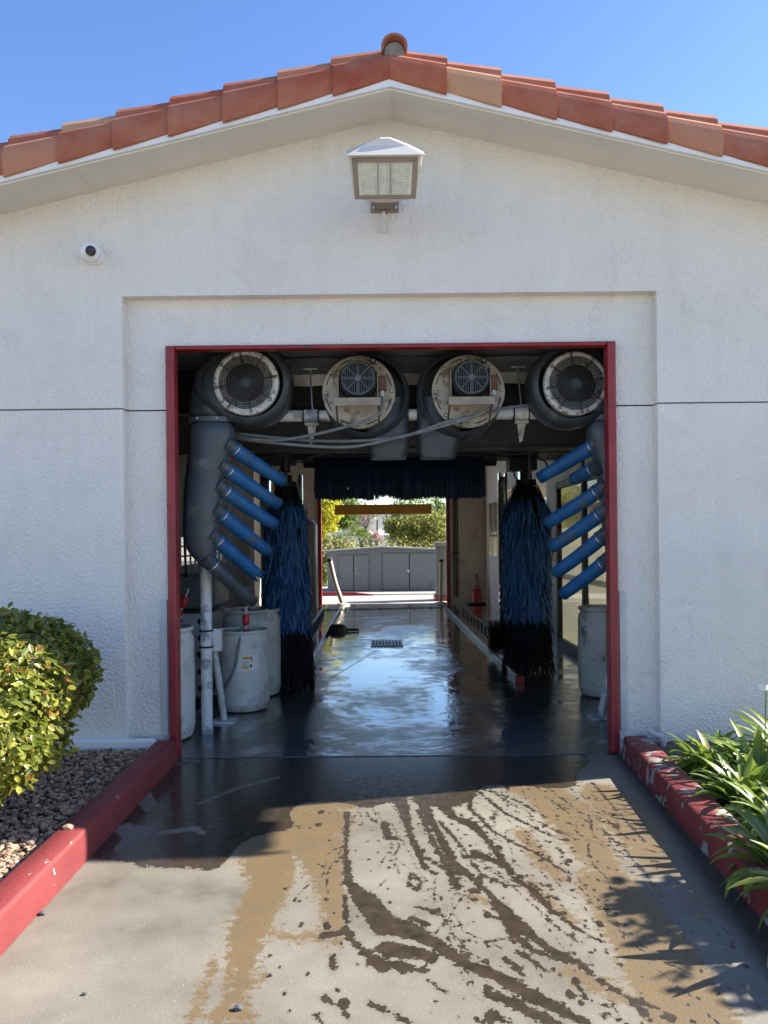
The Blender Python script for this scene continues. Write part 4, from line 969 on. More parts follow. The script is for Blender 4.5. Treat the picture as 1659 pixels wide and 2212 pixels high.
m.build('chain', 'black', GA)
m = MB(); x2 = -1.02; m.box(x2-.03, x2+.03, 10.35, 10.45, .12, 2.4); m.build('guide_column', 'chrome', GA, bevel=.004)
for sx, yb in ((W(1138,1000,9.4).x, 9.4), (W(600,1000,8.35).x+.08, 8.35)):
    m = MB(); m.box(sx-.22, sx+.10, yb-.12, yb+.16, 2.34, 2.50); m.lathe([(0,2.52),(.09,2.50),(.09,2.36),(.05,2.34),(.05,2.26)], (sx,yb,0), 'Z', 16); m.build('brush_motor', 'black', GA, bevel=.01)
    m = MB(); m.tube(crv([(sx-.18,yb-.1,2.36),(sx-.16,yb-.14,2.25),(sx-.08,yb-.14,2.22),(sx-.02,yb-.11,2.34)]), .008, 6); m.tube(crv([(sx+.08,yb-.1,2.5),(sx+.2,yb-.12,2.42),(sx+.22,yb-.08,2.30)]), .01, 6); m.each('hose', 'black', GA, smooth=True)
# pipes and clutter under the beam
m = MB(); random.seed(4)
for k in range(9):
    x = random.uniform(-1.9, 2.2); y = random.uniform(7.8, 8.8); z = random.uniform(2.38, 2.6)
    m.tube(crv([(x-.4,y,z),(x,y+.1,z-.05),(x+.5,y,z+.02)]), .012, 6)
for x in (-1.75, -.95, 1.55, 2.1): m.tube([(x,8.2,2.15),(x,8.2,2.6)], .018, 8)
m.each('pipe', 'darkbeam', GA, smooth=True)
m = MB(); m.box(-2.6, 2.45, 8.05, 8.12, 2.43, 2.47); m.build('rail_bar', 'cable', GA)

def ribbons(specs, mats_name):
    m = MB(); m.nonorm = True
    for pts, w, dr in specs:
        vs = []
        for i, p in enumerate(pts):
            ww = w*(1-.25*i/(len(pts)-1)); vs += [p-dr*ww/2, p+dr*ww/2]
        m.add(vs, [(2*i, 2*i+1, 2*i+3, 2*i+2) for i in range(len(pts)-1)])
    return m
def side_brush(x, y, ztop, zmid, label, rbot, rtop, nrows=24, seed=1, lean=0):
    rnd = random.Random(seed)
    t = thing('side_brush', (x, y, 0), label, 'brush', 'vertical wash brushes')
    m = MB(); m.tube([(x,y,.12),(x,y,ztop+.1)], .07, 14); m.tube([(x,y,.10),(x,y,.5),(x,y,ztop-.35),(x,y,ztop-.06)], [rbot*.55,rbot*.68,rtop*.6,.10], 18); m.tube([(x,y,ztop-.02),(x,y,ztop+.03)], .12, 16); m.build('core', 'black', t)
    def rows(z0, z1, n, r0, r1, L, per, blk):
        sp = []
        for j in range(n):
            f = j/(n-1); z = z0+(z1-z0)*f; rr = r0+(r1-r0)*f
            for q in range(per):
                an = rnd.uniform(0, 2*math.pi); d = Vector((math.cos(an), math.sin(an), 0)); zz = z+rnd.uniform(-.04, .04)
                out = rr*rnd.uniform(.80, 1.05); l = L*rnd.uniform(.75, 1.15); sw = rnd.uniform(-.05, .05); side = Vector((-d.y, d.x, 0))
                top = Vector((x, y, zz))+d*.07
                pts = [top, top+d*(out-.07)*.62+Vector((0,0,-l*.18)), top+d*(out-.07)*.95+Vector((0,0,-l*.52))+side*sw*.4, top+d*(out-.07)*(1.0+rnd.uniform(-.06,.12))+Vector((lean*.1,0,-l))+side*sw]
                tw = rnd.uniform(-.9, .9); dr = (side*math.cos(tw)+d*math.sin(tw)).normalized()
                sp.append((pts, rnd.uniform(.010, .019), dr))
        return sp
    ribbons(rows(ztop, ztop-.22, 4, rtop*.72, rtop*.95, .42, 85, 1), 0).build('top_bristles', 'bristleblack', t)
    ribbons(rows(ztop-.16, zmid+.30, nrows, rtop*.98, rbot, .25, 125, 0), 0).build('blue_bristles', 'bristle', t)
    ribbons(rows(zmid+.16, .22, 7, rbot*1.0, rbot*1.08, .27, 190, 1), 0).build('foot_bristles', 'bristleblack', t)
    return t
bx = W(1138, 1200, 9.4).x
side_brush(bx, 9.4, 2.20, .50, 'right vertical wash brush of blue strips with a black top and foot', .27, .29, seed=2)
bl = W(618, 1200, 8.35)
side_brush(bl.x, 8.35, 2.13, .53, 'left vertical wash brush of blue strips hanging behind the drums', .26, .22, seed=5)
# top brush
rnd = random.Random(9); tb0, tb1 = W(683,1040,9.75).x, W(1045,1040,9.75).x
TB = thing('top_brush', ((tb0+tb1)/2, 9.75, 0), 'wide horizontal wash brush with dark blue strips hanging across the bay', 'brush')
m = MB(); m.tube([(tb0-.15,9.75,2.52),(tb1+.15,9.75,2.52)], .09, 16); m.build('roller', 'black', TB, smooth=True)
sp = []
zb = W(860, 1080, 9.75).z
for k in range(2600):
    x = rnd.uniform(tb0, tb1); an = rnd.uniform(-.9, .9); o = math.sin(an)*.30; f = (x-tb0)/(tb1-tb0)
    dip = .03*noise.noise(Vector((x*5, 0, 0)))
    lenz = zb+.01+abs(rnd.gauss(0, .034))+dip+(.05 if rnd.random() < .12 else 0)+(rnd.random()*.16 if .34 < f < .44 and rnd.random() < .75 else 0)
    sp.append(([Vector((x,9.75+o*.3,2.58)), Vector((x,9.75+o*.8,2.42)), Vector((x+rnd.uniform(-.006,.006),9.75+o,2.22)), Vector((x+rnd.uniform(-.015,.015),9.75+o*1.02,lenz))], rnd.uniform(.008,.016), Vector((math.cos(tw:=rnd.uniform(-.7,.7)), math.sin(tw), 0))))
ribbons(sp, 0).build('bristles', 'bristledark', TB)
# wheel brush
wb = G(1082, 1416); wb = Vector((wb.x-.09, wb.y-.25, .27))
WB = thing('wheel_brush', (wb.x, wb.y, 0), 'small round black wheel brush low beside the right blue brush', 'brush')
m = MB(); m.tube([wb-Vector((.10,0,0)), wb+Vector((.30,0,0))], .03, 10); m.build('hub', 'black', WB)
sp = []
for k in range(1500):
    an = rnd.uniform(0, 2*math.pi); d = Vector((0, math.cos(an), math.sin(an))); c = wb+Vector((rnd.uniform(-.10,.10),0,0)); l = .235*rnd.uniform(.9,1.03)
    sp.append(([c+d*.02, c+d*l*.5, c+d*l], .012, d.cross(Vector((1,0,0)))))
ribbons(sp, 0).build('bristles', 'bristleblack', WB)

# ------------------------------------------------------------------ rails, grate
def rail(a, b, w, h, mat, label, tip=True, legs=0):
    a = Vector((a.x, a.y, 0)); b = Vector((b.x, b.y, 0))
    t = thing('guide_rail', (a.x, a.y, 0), label, 'rail', 'wheel guide rails on the bay floor')
    m = MB(); z = Vector((0,0,h)); m.bar(a+z, b+z, w, .016); m.build('bar', mat, t, bevel=.003)
    m = MB(); m.bar(a+Vector((0,0,h*.45)), b+Vector((0,0,h*.45)), w*.5, h*.85); 
    if not legs: m.build('web', 'railblack', t)
    else:
        m = MB()
        for k in range(legs+1):
            p = a+(b-a)*k/legs; m.box(p.x-.02, p.x+.02, p.y-.02, p.y+.02, 0, h)
        m.each('foot', 'railblack', t)
    if tip:
        m = MB(); d = (a-b).normalized(); m.box(a.x-.05, a.x+.05, a.y-.05, a.y+.03, 0, h+.02); m.build('end_stop', 'red', t, bevel=.008)
rail(G(640,1488), G(735,1320), .030, .06, 'railgrey', 'left inner guide rail with a red end stop beside the left brush')
rail(G(1122,1476), G(964,1318), .030, .06, 'railgrey', 'right inner guide rail with a red end stop beside the right brush')
rail(G(640,1415), G(698,1326), .05, .13, 'railgrey', 'left outer guide rail raised on feet behind the left brush', False, 10)
rail(G(1078,1385), G(1000,1322), .05, .10, 'railblack', 'right outer guide rail raised on feet towards the cone', False, 10)
m = MB(); a, b = G(690,1318), G(985,1312); m.bar(a+Vector((0,0,.012)), b+Vector((0,0,.012)), .03, .016)
for k in range(8):
    p = a+(b-a)*(k+.5)/8; m.box(p.x-.012, p.x+.012, p.y-.04, p.y-.02, 0, .05)
tag(m.build('spray_bar', 'railblack'), 'low dark spray bar lying across the floor near the exit', 'bar')
ga, gb = G(803,1397), G(866,1385)
m = MB(); x0, x1, y0_, y1_ = ga.x, gb.x, ga.y, gb.y; m.box(x0, x1, y0_, y1_, .003, .006); m.mi = [0]*6; m.cur = 1
nb = 9
for k in range(nb+1): x = x0+(x1-x0)*k/nb; m.box(x-.013, x+.013, y0_-.01, y1_+.01, .007, .016)
for k in range(3): y = y0_+(y1_-y0_)*k/2; m.box(x0-.01, x1+.01, y-.022, y+.022, .0165, .021)
tag(m.build('drain_grate', ['blackfoam', 'railblack']), 'square metal drain grate in the middle of the wet floor', 'grate')
sp_ = G(729, 1364); m = MB(); m.lathe([(0,.13),(.10,.12),(.15,.07),(.17,0)], (sp_.x, sp_.y, 0), 'Z', 14); m.bar(sp_+Vector((.1,0,.03)), sp_+Vector((.36,-.03,.03)), .06, .04)
tag(m.build('wheel_sensor', 'black'), 'small black floor sensor block on the left inner rail', 'sensor')

# ------------------------------------------------------------------ drums
def drum(x, y, r, h, mat, label, ribs=(.36, .68)):
    t = thing('drum', (x, y, 0), label, 'drum', 'plastic drums in the bay')
    p = [(0,.012),(r*.86,.010),(r*.92,.02),(r*.965,.06)]
    for q in np.linspace(.09, .88, 26):
        rr = r*(1-.008*0) * (.985+.015*math.sin(math.pi*(q-.09)/.79))
        for rb in ribs:
            rr -= r*.022*math.exp(-((q-rb)/.012)**2)-r*.012*math.exp(-((q-rb-.03)/.015)**2)
        p.append((rr, q*h))
    p += [(r*.955,h*.915),(r*.90,h*.945),(r*.895,h*.955)]
    m = MB(); m.lathe(p, (x,y,0), 'Z', 48); m.build('body', mat, t, smooth=True)
    m = MB(); m.lathe([(r*.895,h*.955),(r*.96,h*.965),(r*.985,h*.985),(r*.965,h),(r*.90,h),(r*.885,h*.975),(r*.6,h*.972),(0,h*.972)], (x,y,0), 'Z', 48); m.build('rim', mat, t, smooth=True)
    for s in (-1, 1):
        m = MB(); m.lathe([(.03,h*.97),(.03,h*.992),(0,h*.994)], (x+s*r*.5, y+.1*r, 0), 'Z', 14); m.build('bung', mat, t, smooth=True)
    return t
dA = drum(-1.765, 6.32, .29, .875, 'drum', 'white drum cut off by the red frame at the left of the opening')
dB = drum(-1.27, 7.37, .242, .735, 'drum', 'small translucent drum with a paper label and red hand pump')
dC = drum(-1.30, 8.06, .295, .865, 'drum', 'large grey-white drum behind the labelled drum')
dD = drum(2.235, 7.85, .285, .865, 'drumtan', 'dirty tan drum on the right below the nozzles')
dE = drum(2.30, 7.30, .235, .85, 'drumtan', 'narrow tan drum half hidden by the right frame post')
# paper label on drum B
def wrap(m, cx, cy, r, u0, u1, z0, z1, n=12):
    vs = []; u0 += .13; u1 += .13
    for i in range(n+1):
        a = u0+(u1-u0)*i/n; vs += [(cx+r*math.sin(a), cy-r*math.cos(a), z0), (cx+r*math.sin(a), cy-r*math.cos(a), z1)]
    m.add(vs, [(2*i, 2*i+2, 2*i+3, 2*i+1) for i in range(n)])
m = MB(); lz0, lz1 = .385, .525; wrap(m, -1.27, 7.37, .2435, -.40, .66, lz0, lz1, 20); m.cur = 1
wrap(m, -1.27, 7.37, .2442, .00, .34, .488, .512); wrap(m, -1.27, 7.37, .2442, .0, .26, .405, .432); m.cur = 2
wrap(m, -1.27, 7.37, .2444, .34, .40, .470, .515); m.cur = 3
wrap(m, -1.27, 7.37, .2442, .30, .38, .415, .442)
for k in range(6): wrap(m, -1.27, 7.37, .2442, -.37, -.18, .412+k*.017, .4145+k*.017)
for k in range(3): wrap(m, -1.27, 7.37, .2442, .02, .28, .444+k*.012, .447+k*.012)
m.build('paper_label', ['paper', 'yellowink', 'orangeink', 'darkink'], dB)
def textmesh(body, size, mat, parent, fn, name):
    cu = bpy.data.curves.new('t', 'FONT'); cu.body = body; cu.size = size; cu.align_x = 'LEFT'
    ob = bpy.data.objects.new('t', cu); COL.objects.link(ob); bpy.context.view_layer.update()
    me = bpy.data.meshes.new_from_object(ob); bpy.data.objects.remove(ob)
    org = ORG.get(parent.name, Vector())
    for v in me.vertices: v.co = fn(v.co)-org
    me.materials.clear(); me.materials.append(MT[mat])
    o = bpy.data.objects.new(name, me); COL.objects.link(o); o.parent = parent
textmesh('ISTO', .030, 'darkink', dB, lambda c: Vector((-1.27+.2452*math.sin(.22+c.x/.2442), 7.37-.2452*math.cos(.22+c.x/.2442), .491+c.y)), 'lettering')
# hand pumps
def pump(base, top_dir, label, hose_pts=None):
    t = thing('hand_pump', tuple(base), label, 'pump', 'red hand pumps on the drums'); d = Vector(top_dir).normalized()
    b = Vector(base)
    m = MB(); m.tube([b, b+d*.20], .011, 10); m.tube([b+d*.20, b+d*.235], .015, 10); m.build('stem', 'pvc', t, smooth=True)
    m = MB(); m.tube([b+d*.065, b+d*.075, b+d*.085, b+d*.155, b+d*.165], [.02,.030,.033,.033,.024], 16); m.tube([b, b+d*.03], .027, 12); m.build('handle', 'redplastic', t, smooth=True)
    if hose_pts:
        m = MB(); m.tube(crv(hose_pts, 8), .012, 10); m.build('hose', 'hose', t, smooth=True)
p0 = Vector((-1.22, 7.27, .715))
pump(p0, (.0,0,1), 'red hand pump with a grey hose on the small labelled drum', [p0+Vector((0,-.02,.035)), p0+Vector((-.03,-.05,.04)), W(515,1400,7.10), W(508,1440,7.10), W(492,1478,7.12), W(474,1500,7.2), W(462,1512,7.35)])
pump(Vector((-1.33, 8.05, .845)), (0,0,1), 'red hand pump on the large drum behind, half hidden by the grey nozzle')
pump(Vector((-1.76, 6.35, .86)) if False else W(388,1322,6.9)+Vector((0,0,-.02)), (.35,0,1), 'red hand pump leaning beside the grey cabinet at the frame')

# equipment cabinet on the left
CB = thing('equipment_cabinet', (-2.1, 7.9, 0), 'grey equipment cabinet with round holes behind the white post', 'cabinet')
m = MB(); m.box(-2.66, -1.62, 7.65, 8.35, .06, .86); m.build('body', 'cabinet', CB, bevel=.01)
m = MB(); m.box(-2.68, -1.58, 7.60, 8.40, .90, 1.24); m.build('cover', 'cabdark', CB, bevel=.04)
m = MB(); m.box(-2.66, -1.60, 7.62, 8.36, .862, .895); m.build('shelf', 'black', CB)
m = MB()
for x, z, r in ((-1.72,.14,.03),(-1.72,.30,.03),(-1.72,.46,.035),(-1.72,.62,.03),(-1.72,.78,.03),(-1.95,.70,.028),(-2.02,.52,.012),(-1.9,.79,.010),(-1.88,.74,.01),(-1.95,.36,.02)):
    m.lathe([(0,-.003),(r,-.003),(r,.0)], (x,7.65,z), 'Y', 16)
m.each('hole', 'blackfoam', CB)
m = MB(); m.box(-2.66, -1.621, 7.645, 7.6485, .475, .485); m.build('joint_line', 'black', CB)

# tank
tk = Vector((-1.67, 17.6, 0))
TK = thing('storage_tank', tuple(tk), 'tall dark grey cylindrical tank beside the exit on the left', 'tank')
m = MB(); m.lathe([(0,0),(.31,0),(.31,1.85),(.29,1.93),(.22,1.99),(.10,2.02),(0,2.025)], tk, 'Z', 36); m.build('shell', 'tank', TK, smooth=True)
m = MB(); m.lathe([(.07,2.0),(.07,2.06),(0,2.07)], tk, 'Z', 16); m.build('cap', 'black', TK, smooth=True)

# cone
cn = G(1028, 1300); cn.y = 18.75; cn.x = W(1030,1290,18.75).x
CN = thing('traffic_cone', (cn.x, cn.y, 0), 'faded orange traffic cone with a grimy sleeve against the rear wall', 'cone')
m = MB(); m.box(cn.x-.19, cn.x+.19, cn.y-.19, cn.y+.19, .003, .045); m.build('base', 'black', CN, bevel=.015)
m = MB(); m.lathe([(.145,.045),(.135,.07),(.028,.70),(.02,.715),(0,.715)], (cn.x,cn.y,0), 'Z', 28); m.build('body', 'cone', CN, smooth=True)
m = MB(); m.lathe([(.072,.45),(.0745,.455),(.047,.61),(.043,.615)], (cn.x,cn.y,0), 'Z', 28); m.build('sleeve', 'conegrey', CN, smooth=True)
m = MB(); m.tube([Vector((cn.x+.11*math.cos(a), cn.y+.11*math.sin(a), .33)) for a in np.linspace(0, 2*math.pi, 20)], .012, 6); m.build('rubber_ring', 'black', CN, smooth=True)
# conduits on rear wall + orange bar
m = MB()
for px in (981, 985, 989): a = W(px, 1110, 19.1).x; m.tube([(a,19.17,.15),(a,19.17,3.0)], .014, 6)
m.box(W(978,1200,19.1).x, W(992,1200,19.1).x, 19.14, 19.19, 1.17, 1.23)
tag(m.build('conduit', 'darkbeam'), 'bundle of thin dark conduits running down the rear wall beside the exit', 'conduit')
a, b = W(723,1091,18.9), W(932,1110,18.9)
OB = thing('clearance_bar', ((a.x+b.x)/2, 18.9, b.z), 'amber orange clearance bar hanging across the exit', 'sign')
m = MB(); m.box(a.x, b.x, 18.87, 18.93, b.z, a.z); m.build('panel', 'orangebar', OB, bevel=.004)
for x in (a.x+.12, b.x-.06):
    m = MB(); m.tube([(x,18.9,a.z),(x,18.9,3.15)], .006, 6); m.build('chain', 'steel', OB)
# small box by window
m = MB(); m.tube(crv([(2.54,16.2,2.7),(2.50,16.15,2.65),(2.50,16.1,2.3),(2.53,16.1,2.25)]), .012, 6); tag(m.build('cable_loop', 'cable', smooth=True), 'thin looped cable on the right side wall above the far window', 'cable')

# ------------------------------------------------------------------ beyond the exit
def bollard(a, b, label, r=.055):
    t = thing('bollard', tuple(a), label, 'bollard', 'cream pipe bollards at the exit')
    m = MB(); mid = a+(b-a)*.5+Vector(((-.03 if abs(b.x-a.x) > .1 else 0),0,0)); m.tube(crv([a, mid, b], 6), [r]*13, 16); m.build('pipe', 'bollard', t, smooth=True)
    d = (b-a).normalized(); m = MB(); m.tube([b, b+d*.06], r+.008, 16); m.build('cap', 'black', t, smooth=True)
    m = MB(); m.lathe([(.17,0),(.15,.03),(.08,.05),(.0,.05)], a, 'Z', 18); m.build('base', 'bollard', t, smooth=True)
a = G(741,1308); a.y = 18.95; b = W(713,1212,18.95); bollard(Vector((W(741,1305,18.95).x,18.95,0)), b, 'bent cream bollard leaning left at the exit')
bollard(Vector((W(952,1303,18.95).x,18.95,0)), W(953,1214,18.95), 'upright cream bollard with black cap beside the exit pillar', .045)
x0 = W(941,1200,19.9).x
PL = thing('gate_pillar', (x0+.3, 20.2, 0), 'grey pillar with a cap and red base just outside the exit on the right', 'pillar')
m = MB(); m.box(x0+.02, x0+.9, 19.95, 20.5, .12, 1.36); m.build('shaft', 'shed', PL, bevel=.01)
m = MB(); m.box(x0-.01, x0+.93, 19.9, 20.53, 1.36, 1.46); m.build('cap', 'shedroof', PL, bevel=.01)
m = MB(); m.box(x0-.02, x0+.94, 19.86, 20.56, 0, .119); m.build('base', 'red', PL, bevel=.01)
# shed
YSH = 23.7
sa_, sb_ = W(708,1278,YSH).x, W(1010,1278,YSH).x; ap = W(825,1184,YSH)
SH = thing('utility_shed', ((sa_+sb_)/2, YSH, .02), 'low grey utility shed with louvred and double doors across the road', 'shed')
zl = 1.22; zr = 1.18; xr2 = 3.2
m = MB(); m.prism([(sa_,.02),(xr2,.02),(xr2,zr-.06),(ap.x,ap.z),(sa_,zl-.03)], YSH, YSH+1.6); m.build('body', 'shed', SH)
m = MB(); m.prism([(sa_-.22,zl-.035),(ap.x,ap.z+.005),(xr2+.1,zr-.055),(xr2+.1,zr-.01),(ap.x,ap.z+.05),(sa_-.22,zl+.0)], YSH-.12, YSH+1.75); m.build('roof', 'shedroof', SH)
def sdoor(pl, pr_, pt, pb_, name='door'):
    A = W(pl, pt, YSH); Bq = W(pr_, pb_, YSH)
    m = MB(); m.box(A.x-.006, Bq.x+.006, YSH-.012, YSH-.001, .03, A.z+.006); g = m.build('door_gap', 'shedgap', SH)
    m = MB(); m.box(A.x+.006, Bq.x-.006, YSH-.03, YSH-.0125, .045, A.z-.004); return m.build(name, 'shed', SH, bevel=.003), A, Bq
for (l, r) in ((731,764),(764.5,797)):
    d, A, Bq = sdoor(l, r, 1199, 1277)
    m = MB(); cxx = (A.x+Bq.x)/2
    for k in range(7): m.box(cxx-.13, cxx+.13, YSH-.037, YSH-.031, .19+k*.027, .205+k*.027)
    m.build('louvre', 'louvre', d)
    m = MB()
    for z in (.3, .75, 1.0): m.box((A.x if l < 740 else Bq.x)-.012, (A.x if l < 740 else Bq.x)+.012, YSH-.038, YSH-.031, z-.04, z+.04)
    m.each('hinge', 'louvre', d)
    if l > 750:
        m = MB(); m.lathe([(0,-.03),(.022,-.03),(.025,0)], (A.x+.05, YSH-.03, .56), 'Y', 12); m.bar((A.x+.05,YSH-.06,.56), (A.x+.15,YSH-.06,.56), .02, .02); m.lathe([(0,-.02),(.015,-.02),(.018,0)], (A.x+.05,YSH-.03,.66), 'Y', 10); m.build('handle', 'chrome', d)
for (l, r) in ((825.5,884),(884.5,943)):
    d, A, Bq = sdoor(l, r, 1195, 1277)
    if l < 830:
        m = MB(); m.box(Bq.x-.06, Bq.x+.0, YSH-.045, YSH-.031, .60, .64); m.box(Bq.x-.035, Bq.x+.015, YSH-.06, YSH-.046, .56, .61); m.build('hasp', 'chrome', d)
# kerb of the road, red painted with lowered end
m = MB(); k0, k1 = W(690,1286,22.2).x, W(800,1286,22.2).x
vs = []
pts = [(-6,.15),(k0,.15),(k0+.9,.13),(k1-.25,.09),(k1+.1,.03)]
for (x, h) in [(a_, b_*.65) for a_, b_ in pts]: vs += [(x,22.1,-.01),(x,22.12,h),(x,22.28,h),(x,22.34,-.01)]
m.add(vs, [(4*i+k, 4*i+4+k, 4*i+5+k, 4*i+1+k) for i in range(4) for k in range(3)])
tag(m.build('kerb', 'red'), 'low red kerb across the road in front of the grey shed', 'kerb')
# low yard wall on left beyond exit
m = MB(); m.box(-7, sa_-.35, 24.6, 24.75, 0, .95); tag(m.build('yard_wall', 'conc'), 'low pale wall left of the grey shed', 'wall')

def leaves(name, mat, parent, n, fn, size, seed, shape='oval', up=.3):
    rg = np.random.default_rng(seed); V = []; Fc = []
    for i in range(n):
        p, nrm = fn(rg); s = size*rg.uniform(.6, 1.25)
        nrm = np.array(nrm)+rg.normal(0, .55, 3); nrm[2] += up; nrm /= np.linalg.norm(nrm)+1e-9
        a = np.cross(nrm, rg.normal(0, 1, 3)); a /= np.linalg.norm(a)+1e-9; b = np.cross(nrm, a)
        if shape == 'oval':
            w = .24*s
            q = [p, p+a*s*.30+b*w+nrm*w*.25, p+a*s*.72+b*w*1.05+nrm*w*.25, p+a*s, p+a*s*.72-b*w*1.05+nrm*w*.25, p+a*s*.30-b*w+nrm*w*.25, p+a*s*.5]
            o = len(V); V += [tuple(x) for x in q]; Fc += [(o,o+1,o+6),(o+1,o+2,o+6),(o+2,o+3,o+6),(o+3,o+4,o+6),(o+4,o+5,o+6),(o+5,o,o+6)]
        else:
            w = .27*s; o = len(V); V += [tuple(p), tuple(p+a*s*.5+b*w), tuple(p+a*s), tuple(p+a*s*.5-b*w)]; Fc += [(o,o+1,o+2,o+3)]
    m = MB(); m.nonorm = True; m.v = V; m.f = Fc; m.mi = [0]*len(Fc)
    return m.build(name, mat, parent, smooth=False)
def ell(c, r, shell=.55, hole=.0, seed=0):
    c = np.array(c); r = np.array(r)
    def fn(rg):
        while True:
            d = rg.normal(0, 1, 3); d /= np.linalg.norm(d)
            k = shell+(1-shell)*rg.random()**.6
            lump = 1+.14*noise.noise(Vector((float(d[0])*2.3+seed, float(d[1])*2.3, float(d[2])*2.3)))+.05*noise.noise(Vector((float(d[0])*7+seed, float(d[1])*7, float(d[2])*7)))
            if hole and noise.noise(Vector((float(d[0])*3+seed, float(d[1])*3, float(d[2])*3+float(k)*2))) < hole-.5: continue
            return c+d*r*k*lump, d/r/np.linalg.norm(1/r)
    return fn
# hedge shrubs on the left
def shrub(c, r, n, label, seed, berries=40):
    t = thing('shrub', (c[0], c[1], .07), label, 'shrub', 'clipped shrubs in the gravel bed'); rn = random.Random(seed)
    m = MB()
    for k in range(26):
        an = rn.uniform(0, 6.28); d = Vector((math.cos(an)*r[0], math.sin(an)*r[1], 0))*rn.uniform(.3, .85); e = Vector(c)+d+Vector((0,0,rn.uniform(-.5,.6)*r[2]))
        b0 = Vector((c[0]+d.x*.08, c[1]+d.y*.08, .06)); m.tube([b0, (b0+e)/2+Vector((0,0,.05)), e], [.013,.008,.004], 6)
    m.build('stems', 'bark', t)
    m = MB(); seg = 20
    vs = []; rows_ = 12
    for j in range(rows_+1):
        for k in range(seg):
            ph, th = math.pi*j/rows_, 2*math.pi*k/seg; d = Vector((math.sin(ph)*math.cos(th), math.sin(ph)*math.sin(th), math.cos(ph)))
            vs.append((c[0]+d.x*r[0]*.70, c[1]+d.y*r[1]*.70, c[2]+d.z*r[2]*.70))
    leaves('foliage', 'leafbush', t, n, ell(c, r, .66, 0, seed), .050, seed, 'oval', .45)
    m = MB(); rg = np.random.default_rng(seed+1); f = ell(c, [x*1.0 for x in r], .93, 0, seed)
    for k in range(berries):
        p, _ = f(rg)
        for q in range(7):
            pp_ = p+rg.normal(0, .010, 3); m.lathe([(0,-.005),(.005,-.0025),(.005,.0025),(0,.005)], pp_, 'Z', 6)
    m.each('berry_cluster', 'berry', t, per=7, smooth=True)
    return t
shrub((-2.17, 4.03, .68), (.60, .58, .44), 15000, 'sunlit yellow-green rounded shrub with dark berries at the left edge', 21, 55)
shrub((-2.36, 4.85, .75), (.62, .48, .40), 11000, 'shaded darker green shrub behind the sunlit one against the wall', 22, 45)
# gravel
rg = np.random.default_rng(5); V = []; Fc = []
ico = [(0,0,1),(.89,0,.45),(.28,.85,.45),(-.72,.53,.45),(-.72,-.53,.45),(.28,-.85,.45),(.72,.53,-.45),(-.28,.85,-.45),(-.89,0,-.45),(-.28,-.85,-.45),(.72,-.53,-.45),(0,0,-1)]
icf = [(0,1,2),(0,2,3),(0,3,4),(0,4,5),(0,5,1),(1,6,2),(2,7,3),(3,8,4),(4,9,5),(5,10,1),(6,7,2),(7,8,3),(8,9,4),(9,10,5),(10,6,1),(6,11,7),(7,11,8),(8,11,9),(9,11,10),(10,11,6)]
ico = np.array(ico)
for k in range(10000):
    x = -1.60-rg.random()*1.75; y = rg.uniform(2.7, 5.62); s = rg.uniform(.007, .017)*(1.35 if rg.random() < .12 else 1)
    sc3 = np.array([s*rg.uniform(.8,1.5), s*rg.uniform(.7,1.2), s*rg.uniform(.5,.8)]); an = rg.uniform(0, 6.28); ca_, sa2 = math.cos(an), math.sin(an)
    P = ico*(1+rg.normal(0,.10,(12,1)))*sc3; P = np.stack([P[:,0]*ca_-P[:,1]*sa2, P[:,0]*sa2+P[:,1]*ca_, P[:,2]], 1)+np.array([x, y, .078+rg.uniform(0,.018)])
    o = len(V); V += P.tolist(); Fc += [(a+o,b+o,c+o) for a,b,c in icf]
m = MB(); m.nonorm = True; m.v = V; m.f = Fc; m.mi = [0]*len(Fc); tag(m.build('gravel', 'stone'), 'loose tan and brown gravel in the left planter bed', 'gravel', kind='stuff')
# two loose stones on the kerb and pebble debris on the slab
for (px, py, z, s, lab) in ((147,1792,.15,.024,'single tan pebble lying on the red kerb at the shadow edge'), (515,2181,0,.014,'dark angular stone chip on the driveway near the bottom edge'), (92,1976,0,.014,'small dark stone chip against the foot of the left kerb'), (183,2149,0,.008,'tiny dark grit speck on the sunlit concrete, lower left')):
    g = G(px, py, z); m = MB(); P = ico*np.array([s*1.3, s, s*.7]); m.add([(g.x+a, g.y+b, z+s*.5+c_) for a,b,c_ in P], icf)
    tag(m.build('stone', 'stone' if z else 'cabdark'), lab, 'stone', 'loose stones')

# strap-leaf plants
def strap_plant(x, y, n, L, label, seed, lean=(0,0)):
    rn = random.Random(seed); t = thing('strap_leaf_plant', (x, y, .09), label, 'plant', 'strap-leaf plants in the right bed')
    m = MB(); m.nonorm = True
    for k in range(n):
        an = rn.uniform(0, 2*math.pi); d = Vector((math.cos(an), math.sin(an), 0)); l = L*rn.uniform(.65, 1.15); w = rn.uniform(.034, .056); el = rn.uniform(.45, 1.45)
        l *= .9; b = Vector((x, y, .09))+d*rn.uniform(0, .07)+Vector((rn.uniform(-.04,.04), rn.uniform(-.04,.04), 0)); side = Vector((-d.y, d.x, 0))
        p = b.copy(); a = el; ns = 8; pts = []
        for j in range(ns+1):
            pts.append(p.copy()); p = p+(d*math.cos(a)+Vector((0,0,math.sin(a))))*(l/ns); a -= rn.uniform(.10, .28)*(1.4 if el < 1.0 else .7)
        vs = []
        for j, q in enumerate(pts):
            f = j/ns; ww = w*(.55+.45*min(1, f*3))*(1 if f < .6 else max(.04, 1-((f-.6)/.4)**2))
            vs += [q-side*ww/2+Vector((0,0,ww*.22)), q, q+side*ww/2+Vector((0,0,ww*.22))]
        m.add(vs, [(3*j+k2, 3*j+k2+1, 3*j+4+k2, 3*j+3+k2) for j in range(ns) for k2 in (0,1)])
    m.build('leaves', 'strap', t, smooth=True)
    return t
